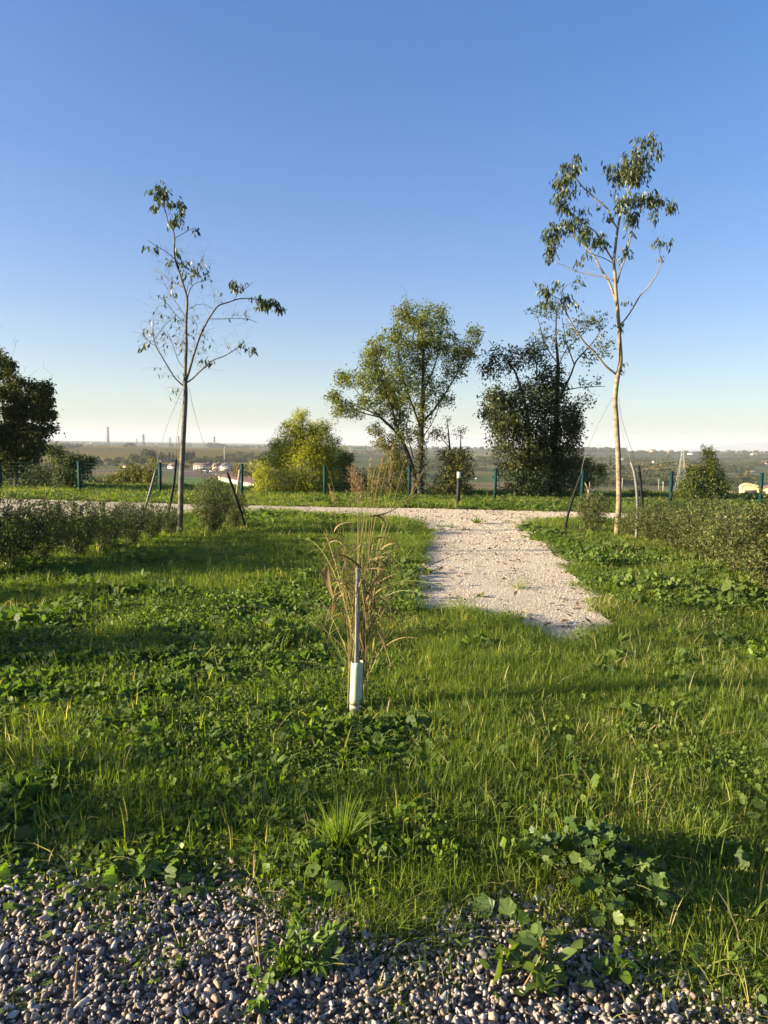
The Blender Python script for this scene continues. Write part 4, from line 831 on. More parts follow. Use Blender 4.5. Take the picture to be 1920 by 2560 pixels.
# ------------------------------------------------------------------ stakes and guy wires of the young trees
def stake(name, label, pts, Y0, Y1, r_, mat, cat='stake', cap=True, group=None):
    P = [at(a, b_, Y0 + (Y1 - Y0) * k / (len(pts) - 1)) for k, (a, b_) in enumerate(pts)]
    P = np.array(P); P[0, 2] = min(P[0, 2], -.03)
    t_ = np.linspace(0, len(P) - 1, 14); Pd = np.stack([np.interp(t_, range(len(P)), P[:, k]) for k in range(3)], -1); Pd[1:-1] = .25 * Pd[:-2] + .5 * Pd[1:-1] + .25 * Pd[2:]
    b_ = P[0].copy(); e = empty(name, b_, label, cat, group); mb = MB(); mb.tube(Pd, r_, 10); o = mb.build('pole', mat, None, True, b_); o.parent = e; o.location = (0, 0, 0)
    if cap:
        mb = MB(); d_ = unit(Pd[-1] - Pd[-2]); mb.tube([Pd[-1] - d_ * .01, Pd[-1] + d_ * .05], r_ * .45, 8); o = mb.build('anchor_tip', mat, None, True, b_); o.parent = e; o.location = (0, 0, 0)
    return Pd[-1]
def wire(label, a_, b_, sag=.05, r_=.0035):
    a_, b_ = np.array(a_), np.array(b_); s_ = np.linspace(0, 1, 12)[:, None]; P = a_ + (b_ - a_) * s_; side = np.array([1 if a_[0] < b_[0] else -1, 0, -1]) * sag; P = P + side * 4 * s_ * (1 - s_)
    mb = MB(); mb.tube(P, r_, 5); o = mb.build('guy_wire', M['wire'], None, True, a_); tag(o, label, 'wire', 'guy wires holding the young trees')
YL, YR = 12.7, 13.1
t1_ = stake('support_stake', 'weathered grey pole leaning right, in the hedge left of the left young tree', [(345, 1345), (352, 1305), (372, 1240), (391, 1172)], 12.0, 12.4, .022, M['greypipe'], group='stakes around the young trees')
t2_ = stake('support_stake', 'slightly bent black pole just left of the left young tree trunk', [(415, 1325), (421, 1280), (435, 1210), (440, 1150)], 13.2, 13.4, .024, M['black'], group='stakes around the young trees')
t3_ = stake('support_stake', 'black pole leaning left, right of the left young tree', [(614, 1318), (606, 1290), (585, 1228), (569, 1184)], 13.3, 13.0, .024, M['black'], group='stakes around the young trees')
stake('wooden_stake', 'pale wooden stake beside the black pole right of the left young tree', [(591, 1262), (594, 1220), (600, 1174)], 19.5, 19.5, .035, M['wood'], cap=False)
t4_ = stake('support_stake', 'black pole leaning right at the edge of the path', [(1411, 1316), (1420, 1285), (1436, 1232), (1452, 1190)], 13.6, 13.3, .024, M['black'], group='stakes around the young trees')
t5_ = stake('support_stake', 'tall curved grey pole right of the right young tree', [(1592, 1325), (1594, 1280), (1592, 1220), (1586, 1180), (1578, 1156)], 12.4, 12.6, .026, M['greypipe'], group='stakes around the young trees')
t6_ = stake('support_stake', 'shorter straight dark pole behind the curved grey pole', [(1612, 1300), (1607, 1265), (1602, 1210), (1598, 1169)], 14.6, 14.4, .026, M['black'], group='stakes around the young trees')
fl = young_left_fork + np.array([0, 0, -.10]); fr = young_right_fork + np.array([0, 0, -.06])
wire('thin guy wire from the left young tree to the leaning grey pole', fl + [-.05, -.05, 0], t1_, .09); wire('thin guy wire from the left young tree to the bent black pole', fl + [-.02, .05, -.05], t2_, .05)
wire('thin guy wire running down right from the left young tree', fl + [.06, 0, .05], at(530, 1165, 12.9), -.05)
wire('thin guy wire slanting from the right young tree to the pole by the path', fr + [-.06, 0, .0], t4_, .12); wire('thin guy wire from the right young tree to the curved grey pole', fr + [.05, -.05, -.05], t5_, -.07)
wire('thin guy wire from the right young tree to the shorter dark pole', fr + [.07, .05, -.02], t6_, -.09)
# broken stump stake with forked top
b = ground(1470, 1262); e = empty('broken_stake', b, 'pale broken wooden stump with a forked top beside a fence post', 'stake')
hh = (1262 - 1208) / F_PX * b[1]
MB().tube([(0, 0, -.05), (.01, 0, hh * .5), (-.005, 0, hh * .72)], [.045, .04, .035], 7).build('stump', M['wood'], e, True)
MB().tube([(-.005, 0, hh * .66), (-.07, 0, hh * .9), (-.12, 0, hh * 1.02)], [.03, .02, .008], 6).build('branch_stub', M['wood'], e, True); MB().tube([(0, 0, hh * .66), (.03, 0, hh * .88), (.02, 0, hh * 1.08)], [.03, .02, .008], 6).build('branch_stub', M['wood'], e, True)
MB().tube([(.02, 0, hh * .5), (.08, -.02, hh * .56), (.11, -.02, hh * .62)], [.02, .014, .005], 6).build('branch_stub', M['wood'], e, True)

# ------------------------------------------------------------------ tree shelter, stake and the dry grass clump
b = ground(888, 1792); YT = float(b[1]); e = empty('tree_shelter', b, 'pale green plastic tree shelter tube standing in the grass', 'tree guard')
top = at(893, 1654, YT + .01); ax_ = np.array(top) - b; H = float(ax_[2]); lx, ly = ax_[0] / H, ax_[1] / H
mb = MB(); ns_ = 28; rings = []
hs = [-.03, .02, .055, .0801, .0803, .084, .0842, .12, H * .6, H * .9, H]
rd = [.033, .033, .034, .0345, .0325, .0325, .0355, .0355, .0350, .0348, .0352]
an = np.linspace(0, 2 * np.pi, ns_, endpoint=False)
def ringv(z_, r_): return np.stack([lx * z_ + r_ * np.cos(an) * (1 + .05 * np.cos(2 * an + 1)), ly * z_ + r_ * np.sin(an) * (1 + .05 * np.cos(3 * an)), np.full(ns_, z_) + (.003 * np.sin(3 * an) if z_ == H else 0)], -1)
Vr = np.concatenate([ringv(a, c) for a, c in zip(hs, rd)] + [ringv(H, .0335), ringv(.10, .0335)]); nr_ = len(hs) + 2
i = np.arange(nr_ * ns_).reshape(nr_, ns_); Q = np.stack([i[:-1], np.roll(i[:-1], -1, 1), np.roll(i[1:], -1, 1), i[1:]], -1).reshape(-1, 4)
mb.add(Vr, [Q]); mb.build('tube', M['shelter'], e, True)
mb = MB(); tz = .0822; cp = ringv(tz, .0362); mb.tube(np.concatenate([cp, cp[:1]]), .0016, 5); mb.build('cable_tie', M['black'], e)
st_t = at(895, 1421, YT + .0); sb = np.array([b[0] + .004, b[1] - .004, 0]); dirs = np.array(st_t) - sb
e2 = tag(MB().box((0, 0, .5), (1, 1, 1)).build('wooden_stake', M['stakewood'], None), 'grey square wooden stake rising out of the tree shelter', 'stake')
L_ = float(dirs[2]); me = e2.data; co = np.zeros(len(me.vertices) * 3, np.float32); me.vertices.foreach_get('co', co); co = co.reshape(-1, 3)
co = np.stack([co[:, 0] * .0225 + dirs[0] / L_ * co[:, 2] * L_, co[:, 1] * .0225 + dirs[1] / L_ * co[:, 2] * L_, co[:, 2] * L_], -1); ca, sa = math.cos(.22), math.sin(.22)
base2 = np.stack([dirs[0] / L_ * co[:, 2], dirs[1] / L_ * co[:, 2]], -1); q2 = co[:, :2] - base2; co[:, 0] = base2[:, 0] + q2[:, 0] * ca - q2[:, 1] * sa; co[:, 1] = base2[:, 1] + q2[:, 0] * sa + q2[:, 1] * ca
me.vertices.foreach_set('co', co.ravel()); me.update(); e2.location = sb.tolist()
bv = e2.modifiers.new('edge', 'BEVEL'); bv.width = .0015; bv.segments = 2

cb = np.array([b[0] + .01, b[1] + .05, 0]); e = empty('reed_grass', cb, 'tall dry clump of reed grass with feathery brown heads growing round the tree shelter', 'grass')
def bez(P, n=12):
    P = [np.array(p) for p in P]; s_ = np.linspace(0, 1, n)[:, None]
    while len(P) > 1: P = [P[k] * (1 - s_) + P[k + 1] * s_ for k in range(len(P) - 1)]
    return P[0]
g5 = np.random.default_rng(5)
tips = [(822, 1215), (884, 1175), (893, 1196), (925, 1120), (945, 1150), (960, 1128), (983, 1112), (985, 1180), (1052, 1190), (1012, 1150), (905, 1160), (930, 1230), (870, 1250), (855, 1280), (990, 1260), (950, 1240), (1005, 1300), (915, 1262), (842, 1330), (968, 1300), (878, 1180), (900, 1290), (1030, 1290), (946, 1060), (820, 1290)]
def stemchild(name, V, Fs, mat, ti): return link(name, new_mesh(name, V - cb, Fs, mat, ti), e)
for k, (a_, c_) in enumerate(tips):
    y_ = YT + g5.uniform(-.22, .30); T_ = at(a_, c_, y_); bx_ = 870 + g5.uniform(0, 46); B_ = at(bx_, 1700 + g5.uniform(-40, 40), YT + g5.uniform(.01, .07)); B_ = np.array([B_[0], B_[1], g5.uniform(0, .12)])
    if abs(B_[0] - b[0]) < .03: B_[1] = b[1] + .045
    mid = at(bx_ * .8 + a_ * .2 + g5.uniform(-8, 8), 1470, YT + .06)
    P = bez([B_, mid, T_ * .6 + mid * .4 + np.array([g5.normal(0, .03), 0, 0]), T_], 14)
    V, Q = tubes(P[None], np.linspace(.0028, .0009, 14)[None], 5); stemchild('stem', V, [Q], M['dry'], np.full(len(V), g5.choice([.35, .55, .7, .85, .95])))
# feathery heads: (tip px, base px, number of spikelets, spread)
heads = [((822, 1212), (836, 1258), 26, .030, .5), ((884, 1160), (893, 1235), 110, .055, .5), ((870, 1170), (890, 1215), 60, .05, .5), ((983, 1108), (975, 1190), 70, .010, .3), ((985, 1112), (968, 1230), 40, .012, .3), ((1056, 1180), (1012, 1260), 60, .014, .3), ((928, 1120), (918, 1200), 30, .012, .4), ((960, 1130), (948, 1190), 26, .010, .4), ((905, 1200), (893, 1260), 50, .05, .5), ((945, 1190), (930, 1250), 40, .045, .5)]
for (a1, a2), (b1, b2), n_, sp, up_ in heads:
    y_ = YT + g5.uniform(-.1, .15); A_, B_ = at(a1, a2, y_), at(b1, b2, y_); n_ = int(n_ * 1.1)
    s_ = g5.uniform(0, 1, n_)[:, None]; ax2 = unit(A_ - B_); P = B_ + (A_ - B_) * s_; w_ = sp * (1.1 - s_); off = g5.normal(0, 1, (n_, 3)) * w_ * .5
    P = P + off; D = ax2 + unit(off + 1e-5) * up_; V, t_, nv = leaves(P, D, rdir(n_, 0, 1, g5), g5.uniform(.010, .026, n_), g5.uniform(.0025, .005, n_), T_DIAMOND)
    rach = np.stack([P - off * .9 - ax2 * .015, P - off * .4, P], 1); V2, Q2 = tubes(rach, np.full((n_, 3), .0005), 3)
    tag(stemchild('panicle', np.concatenate([V, V2]), [t_, Q2 + len(V)], M['panicle'], np.concatenate([np.repeat(g5.uniform(0, 1, n_), nv), np.full(len(V2), .6)])), kind='stuff')
def blade(pts, wd, tint, dy=0.0, n=16, twist=0.0, y0=0.02):
    P = np.array([at(a_, c_, YT + y0 + dy * k / (len(pts) - 1)) for k, (a_, c_) in enumerate(pts)])
    P = bez(P, n)[None]; T_ = unit(P[0, -1] - P[0, 0]); sd_ = unit(np.cross(T_, np.array([g5.normal(0, .5), 1, g5.normal(0, .6)])))
    M_, K_, _ = P.shape; s_ = np.linspace(0, 1, K_); prof = np.minimum(1, .5 + s_ * 3) * (1 - s_ ** 2.5) + .03
    ang_ = twist * s_; up2 = np.cross(sd_, T_); dd = np.cos(ang_)[:, None] * sd_ + np.sin(ang_)[:, None] * up2
    L1, R1 = P[0] - dd * (wd * prof)[:, None] / 2, P[0] + dd * (wd * prof)[:, None] / 2; C1 = P[0] + np.cross(dd, T_) * (wd * prof)[:, None] * .15
    V = np.stack([L1, C1, R1], 1).reshape(-1, 3); q = np.array([[3 * k + j, 3 * k + j + 1, 3 * k + j + 4, 3 * k + j + 3] for k in range(K_ - 1) for j in range(2)])
    stemchild('blade', V, [q], M['dry'], np.full(len(V), tint))
bl = [([(905, 1640), (880, 1500), (870, 1290), (800, 1120)], .006, .6, .3), ([(908, 1500), (940, 1400), (1010, 1350), (1078, 1303)], .007, .95, .4), ([(925, 1500), (960, 1440), (1060, 1440), (1200, 1530)], .007, .9, -.4), ([(930, 1480), (980, 1440), (1080, 1445), (1130, 1478)], .006, .95, -.2),
      ([(930, 1520), (990, 1440), (1090, 1370), (1175, 1492)], .006, 1, .3), ([(920, 1420), (1000, 1380), (1090, 1370), (1200, 1345)], .005, 1, .5), ([(920, 1560), (960, 1450), (1040, 1460), (1110, 1520)], .005, 1, -.3), ([(900, 1440), (860, 1370), (840, 1380), (815, 1400), (795, 1450)], .012, .3, -.2),
      ([(905, 1422), (880, 1395), (850, 1380), (812, 1385)], .012, .12, -.15), ([(818, 1418), (810, 1440), (826, 1480), (836, 1505)], .034, .45, 0), ([(836, 1495), (838, 1520), (828, 1530), (828, 1555)], .026, .5, 0), ([(836, 1505), (850, 1490), (860, 1480)], .010, .5, 0), ([(880, 1520), (850, 1530), (820, 1550), (808, 1556)], .010, .6, -.1),
      ([(925, 1292), (945, 1286), (965, 1290), (990, 1270), (996, 1266)], .010, .05, 0), ([(930, 1290), (950, 1285), (965, 1300), (965, 1322)], .012, .1, .05), ([(835, 1330), (840, 1310), (860, 1304), (890, 1306)], .008, .6, 0), ([(890, 1500), (850, 1400), (845, 1350), (800, 1310)], .005, .85, .1), ([(900, 1520), (860, 1370), (800, 1340), (745, 1405)], .005, .95, .1),
      ([(880, 1450), (840, 1440), (810, 1460), (790, 1495)], .005, .95, .1), ([(900, 1560), (910, 1470), (960, 1410), (1000, 1380)], .009, .5, .1), ([(905, 1540), (920, 1450), (970, 1440), (1005, 1430)], .010, .55, -.1), ([(930, 1560), (960, 1590), (990, 1700), (970, 1660)], .006, .3, -.1), ([(905, 1600), (945, 1520), (950, 1560), (965, 1600)], .008, .4, -.1), ([(1025, 1450), (1030, 1465), (1040, 1480), (1038, 1500)], .008, .3, 0),
      ([(900, 1460), (885, 1410), (872, 1400), (860, 1395)], .011, .5, 0), ([(925, 1480), (930, 1440), (935, 1400), (945, 1340)], .007, .15, .05), ([(1010, 1330), (1018, 1335), (1030, 1345), (1043, 1358)], .007, .9, 0)]
for pts, wd, ti_, dy in bl: blade(pts, wd, ti_, dy, twist=g5.uniform(-1.2, 1.2), y0=.02 if pts[0][0] > 905 or pts[0][0] < 880 else .055)
for k in range(58):
    x0 = g5.uniform(872, 926); a_ = g5.normal(0, .42) + (x0 - 898) * .006; L0 = g5.uniform(110, 330); yb = g5.uniform(1560, 1690); top_ = (x0 + math.sin(a_) * L0 * 1.2, yb - math.cos(a_) * L0)
    bend = g5.uniform(-1, 1) * 40 + 70 * a_; blade([(x0, yb + 60), (x0 + math.sin(a_) * L0 * .4, yb - L0 * .5), top_, (top_[0] + bend, top_[1] + g5.uniform(-20, 50))], g5.uniform(.003, .0065), float(g5.choice([.3, .5, .65, .8, .95, 1, .2])), g5.uniform(-.25, .3), 12, g5.uniform(-1, 1), y0=g5.uniform(.045, .12))

for k in range(80):                            # the tangle of drooping dead leaves about the top of the stake
    x0, y0_ = g5.uniform(850, 950), g5.uniform(1360, 1560); dr = g5.choice([-1, 1]) if abs(x0 - 900) < 30 else (1 if x0 > 900 else -1); w0 = g5.uniform(25, 85) * dr; up0 = g5.uniform(10, 60)
    blade([(x0, y0_), (x0 + w0 * .35, y0_ - up0), (x0 + w0 * .8, y0_ - up0 * .6), (x0 + w0 * g5.uniform(.85, 1.3), y0_ + g5.uniform(-20, 80))], g5.uniform(.004, .011), float(g5.choice([.05, .1, .2, .25, .4, .55, .65, .9])), g5.uniform(-.1, .1), 12, g5.uniform(-2, 2), y0=g5.uniform(-.06, .12))

# ------------------------------------------------------------------ plants one can point at
def plant_obj(name, label, cat, loc, Vs, parts, group=None, rz=0.0, sc=1.0):
    e = empty(name, loc, label, cat, group, rz); e.scale = (sc,) * 3
    for nm, V, Fs, mat, ti, sub in parts:
        o = link(nm, new_mesh(nm, V, Fs, mat, ti), e)
        if sub: o['kind'] = 'stuff'
    return e
def rosette(name, label, cat, px, py, n, L, wd, up, mat='weed', group=None, spread=.03):
    V, Fs, ti = lanceplant(n, L, wd, up, spread); nl = 11; nF = len(Fs[0]) // n
    e = empty(name, ground(px, py), label, cat, group)
    for k in range(n):                          # every leaf a part of its own
        v = V[k * nl:(k + 1) * nl]; link('leaf', new_mesh('leaf', v, [Fs[0][:4], Fs[1][:1]], M[mat], ti[k * nl:(k + 1) * nl]), e)
    return e
def grass_tuft(name, label, px, py, n, h, wd, mat, rad=.05, lean=.5, group=None, tintb=.6):
    e = empty(name, ground(px, py), label, 'grass', group); a = g5.uniform(0, 2 * np.pi, n); b0 = np.stack([rad * g5.uniform(0, 1, n) * np.cos(a), rad * g5.uniform(0, 1, n) * np.sin(a), np.full(n, -.005)], -1)
    H_ = h * g5.uniform(.5, 1.1, n); ln = np.abs(g5.normal(0, lean, n)) + .1; s_ = np.linspace(0, 1, 6); dv_ = np.stack([np.cos(a), np.sin(a), np.zeros(n)], -1)
    P = b0[:, None] + dv_[:, None] * (H_ * ln)[:, None, None] * (s_ ** 1.8)[None, :, None] + np.array([0, 0, 1.0]) * (H_[:, None] * (s_ - .4 * np.minimum(ln, 1.5)[:, None] * s_ ** 3))[..., None]
    V, q, t_, nv = ribbon(P, wd * g5.uniform(.6, 1.3, n)); ti = g5.normal(tintb, .15, n)
    for k in range(n):
        link('blade', new_mesh('blade', V[k * nv:(k + 1) * nv], [q[:4], t_[:1]], M[mat], np.full(nv, ti[k])), e)
    return e
rosette('dandelion_plant', 'dandelion rosette on the path where it meets the cross path', 'plant', 1191, 1310, 26, .22, .035, .75)
rosette('dandelion_plant', 'small dandelion rosette on the gravel at the lower left of the path', 'plant', 1196, 1494, 10, .09, .022, .8)
grass_tuft('grass_tuft', 'straggly tuft of grass alone on the middle of the path', 1298, 1474, 44, .20, .006, 'grass', .06, 1.5)
grass_tuft('grass_tuft', 'flat grass tuft on the left edge of the path', 1130, 1372, 20, .10, .006, 'grass', .05, 1.2)
grass_tuft('grass_tuft', 'long wispy grass tuft at the lower left corner of the path', 1150, 1508, 60, .12, .005, 'grass', .16, 1.0)
grass_tuft('grass_tuft', 'low grass tuft on the right side of the path near the stake', 1265, 1340, 20, .08, .006, 'grass', .07, 1.0)
for k, (x_, y_, t_) in enumerate([(1098, 1318, 'left of the three low tufts creeping onto the path junction'), (1130, 1320, 'middle of the three low tufts creeping onto the path junction'), (1158, 1326, 'right of the three low tufts creeping onto the path junction'), (1268, 1308, 'thin grass tuft on the path right of the dandelion')]):
    grass_tuft('grass_tuft', t_, x_, y_, 30, .11, .011, 'weed', .13, 1.0)
grass_tuft('grass_tuft', 'bright upright tuft of long grass near the pebbles in the middle', 850, 2140, 150, .27, .0048, 'lime', .05, .45)
grass_tuft('grass_tuft', 'tall grass tuft with seed heads at the lower right edge', 1800, 2420, 90, .15, .0032, 'grass', .13, .5, tintb=.55)
rosette('plantain_plant', 'large clump of long upright plantain leaves on the lawn below the hedge', 'plant', 350, 1462, 22, .24, .040, 1.1)
for x_, y_, n_, L_, t_ in [(700, 1718, 14, .17, 'plantain with broad upright leaves left of the tree shelter'), (620, 1830, 9, .14, 'small sunlit plantain below and left of the tree shelter'), (320, 1760, 12, .19, 'plantain clump in the dark weeds at middle left'), (1230, 1680, 8, .17, 'plantain with two tall leaves in the lawn below the path'), (560, 1600, 10, .17, 'plantain clump left of the reed grass'), (200, 2110, 7, .13, 'sprawling broad blades in the shade at the lower left'), (310, 2120, 6, .12, 'upright bright blades in the shade at the lower left'), (1500, 1650, 7, .13, 'low plantain in the lawn right of the path end'), (415, 1470, 12, .18, 'smaller plantain clump right of the large one'), (470, 1420, 9, .16, 'plantain clump on the lawn near the left young tree')]:
    rosette('plantain_plant', t_, 'plant', x_, y_, n_, L_, .026, 1.05, group='plantains in the lawn')

def stemmed(name, label, cat, px, py, nst, h, spread, L, ar, T, mat, perst=8, droop=.1, group=None, palm=False, stemr=.0022, rnd=.6, seed=1, tint0=.5, lstart=.3):
    g_ = np.random.default_rng(seed); e = empty(name, ground(px, py), label, cat, group); s_ = np.linspace(0, 1, 8)[:, None]; nleaf = 0
    for k in range(nst):
        a = g_.uniform(0, 6.28); rr_ = spread * math.sqrt(g_.uniform(.02, 1)); E_ = np.array([rr_ * math.cos(a), rr_ * math.sin(a), h * g_.uniform(.55, 1.05) * (1 - .35 * rr_ / spread)])
        B_ = np.array([rr_ * .15 * math.cos(a), rr_ * .15 * math.sin(a), -.01]); Cn = np.array([E_[0] * .55, E_[1] * .55, E_[2] * 1.0]); P = (1 - s_) ** 2 * B_ + 2 * s_ * (1 - s_) * Cn + s_ ** 2 * E_
        V, Q = tubes(P[None], np.linspace(stemr, stemr * .5, 8)[None], 5); link('stem', new_mesh('stem', V, [Q], M['stem'], np.full(len(V), .4)), e)
        m_ = perst; u_ = g_.uniform(lstart, 1, m_); u_[0] = 1; Pl = np.stack([np.interp(u_ * 7, range(8), P[:, c]) for c in range(3)], -1)
        D = rdir(m_, .1 - droop, 1, g_); D[:, :2] += E_[:2] / spread * .5; N = rdir(m_, 1.0, rnd, g_); N += np.array(sd) * .25; ll = L * g_.uniform(.55, 1.15, m_)
        if palm:
            Pl = Pl + D * ll[:, None] * .5
        for j in range(m_):
            V, t_, nv = leaves(Pl[j:j + 1], D[j:j + 1], N[j:j + 1], ll[j:j + 1], ll[j:j + 1] * ar, T)
            tt_ = float(np.clip(g_.normal(tint0, .18), 0, 1))
            if nleaf < 280: link('leaf', new_mesh('leaf', V, [t_], M[mat], np.full(len(V), tt_)), e)
            nleaf += 1
    return e
stemmed('mallow_plant', 'large bushy mallow with rounded lobed leaves growing at the edge of the pebbles', 'plant', 1475, 2240, 36, .22, .27, .045, 1.0, T_MALLOW, 'plant', 8, 0, seed=3, stemr=.003, palm=True, lstart=.45)
stemmed('mallow_plant', 'low mallow sprawling over the pebbles below the bushy one', 'plant', 1365, 2350, 6, .07, .13, .085, 1.0, T_MALLOW, 'plant', 1, 0, seed=4, palm=True)
stemmed('mallow_plant', 'single large mallow leaf lying on the pebbles at lower right', 'plant', 1650, 2385, 2, .06, .05, .085, 1.0, T_MALLOW, 'plant', 1, 0, seed=5, palm=True)
stemmed('mallow_plant', 'mallow seedlings shaded at the right edge of the bushy mallow', 'plant', 1610, 2270, 6, .12, .12, .08, 1.0, T_MALLOW, 'plant', 1, 0, seed=14, palm=True)
for k, (x_, y_, n_, sp_, t_) in enumerate([(1030, 2110, 30, .16, 'bright clover patch right of the tall grass tuft'), (1085, 2170, 14, .10, 'small bright clover patch below the larger clover'), (930, 2180, 12, .10, 'clover growing at the foot of the bright grass tuft'), (490, 2120, 16, .14, 'sunlit patch of small round leaves above the pebbles at left'), (640, 2090, 12, .10, 'clump of small round leaves left of the bright grass tuft')]):
    stemmed('clover_patch', t_, 'plant', x_, y_, n_ * 2, .12, sp_, .024, .95, T_ROUND, 'lime', 3, 0, seed=20 + k, rnd=.9, stemr=.001, palm=True, lstart=.95, group='clover patches')
stemmed('mugwort_plant', 'feathery yellow green herb growing out of the pebbles', 'plant', 760, 2420, 16, .13, .13, .045, .34, T_LANCE, 'lime', 12, .1, seed=31, tint0=.2)
stemmed('mugwort_plant', 'smaller feathery herb beside the dry stems on the pebbles', 'plant', 700, 2440, 8, .10, .07, .040, .34, T_LANCE, 'lime', 10, .1, seed=32, tint0=.3)
stemmed('goosefoot_plant', 'leafy green weed with a yellow seed spike on the pebbles', 'plant', 1330, 2455, 9, .13, .13, .070, .6, T_LANCE, 'plant', 6, .1, seed=33, tint0=.8)
stemmed('dock_plant', 'small broad leaved weed flat on the pebbles right of the seed spike', 'plant', 1430, 2450, 5, .05, .09, .085, .5, T_LANCE, 'plant', 1, 0, seed=34, tint0=.6)
stemmed('nettle_plant', 'yellow green pointed weed at the foot of the tree shelter', 'plant', 830, 1845, 20, .13, .20, .060, .42, T_LANCE, 'lime', 8, .05, seed=35, tint0=.5)
stemmed('sow_thistle', 'thin upright weed with round leaves between the pebbles at lower right', 'plant', 1535, 2470, 5, .15, .06, .035, .8, T_ROUND, 'lime', 6, 0, seed=36, tint0=.2)
stemmed('creeping_weed', 'trailing round leaved weed on the pebbles below the dry stems', 'plant', 655, 2500, 8, .10, .10, .025, .9, T_ROUND, 'lime', 6, 0, seed=37, tint0=.1)
stemmed('sprawling_weed', 'yellow green weed clump at the right edge below the hedge', 'plant', 1910, 1660, 14, .2, .18, .05, .6, T_ROUND, 'lime', 8, 0, seed=38)
stemmed('sunlit_weed', 'bright yellow green weed at the foot of the left hedge', 'plant', 70, 1440, 16, .28, .22, .05, .7, T_ROUND, 'lime', 12, 0, seed=39); stemmed('sunlit_weed', 'second bright weed under the left hedge near the edge', 'plant', 130, 1430, 12, .2, .2, .045, .7, T_ROUND, 'lime', 12, 0, seed=40)
stemmed('nettle_plant', 'dark green nettle patch at the right edge of the path', 'plant', 1500, 1418, 34, .26, .55, .07, .7, T_DIAMOND, 'weed', 8, 0, seed=41); stemmed('nettle_plant', 'leafy patch below the right hedge in the sun', 'plant', 1620, 1480, 34, .22, .6, .06, .8, T_ROUND, 'weed', 8, 0, seed=42, tint0=.75)
stemmed('cabbage_weed', 'pale blue green broad leaf standing before the right hedge', 'plant', 1832, 1500, 4, .24, .10, .12, .8, T_MALLOW, 'plant', 2, 0, seed=43, tint0=1)
# goosefoot seed spike
b_ = ground(1352, 2440); e = empty('seed_spike', b_, 'golden dry seed spike beside the leafy green weed', 'plant'); V, Q = tubes(np.array([[[0, 0, 0], [.003, 0, .06], [.006, 0, .13]]]), np.array([[.0016, .0013, .001]]), 5); link('stem', new_mesh('stem', V, [Q], M['dry'], np.full(len(V), .7)), e)
n_ = 90; s_ = g5.uniform(.3, 1, n_); P = np.stack([s_ * .006, s_ * 0, s_ * .13], -1) + g5.normal(0, .004, (n_, 3)); V, t_, nv = leaves(P, rdir(n_, .5, 1, g5), rdir(n_, 0, 1, g5), np.full(n_, .011), np.full(n_, .006)); tag(link('seeds', new_mesh('seeds', V, [t_], M['panicle'], np.repeat(g5.uniform(.5, 1, n_), nv)), e), kind='stuff')
# dry stalks and sticks on the pebbles
for k, (pts, lb) in enumerate([([(195, 2382, 0.14), (190, 2440, .07), (183, 2530, 0)], 'dry straw stalk leaning over the pebbles at lower left'), ([(640, 2290, .17), (648, 2400, .08), (655, 2470, 0)], 'brown dry stalk standing among the pebbles'), ([(622, 2330, .15), (640, 2400, .08), (662, 2470, 0)], 'second brown dry stalk behind the feathery herb'),
                             ([(698, 2490, .03), (720, 2530, .01), (742, 2570, 0)], 'short brown stick lying on the pebbles at the bottom'), ([(1352, 2390, .15), (1320, 2450, .05), (1300, 2480, 0)], 'straw leaning across the leafy green weed'), ([(430, 2300, .06), (450, 2370, .03), (460, 2390, 0)], 'thin straw on the pebbles at left')]):
    P = np.array([ground(a_, c_, z_) for a_, c_, z_ in pts]); P = bez(P, 8); mb = MB(); mb.tube(P, np.linspace(.0022, .0035, 8) * (1.6 if k == 3 else .7), 6, .55); o = mb.build('dry_stalk' if k != 3 else 'stick', M['dry'] if k != 3 else M['wood'], None, True, P[-1]); tag(o, lb, 'stick' if k == 3 else 'stalk')

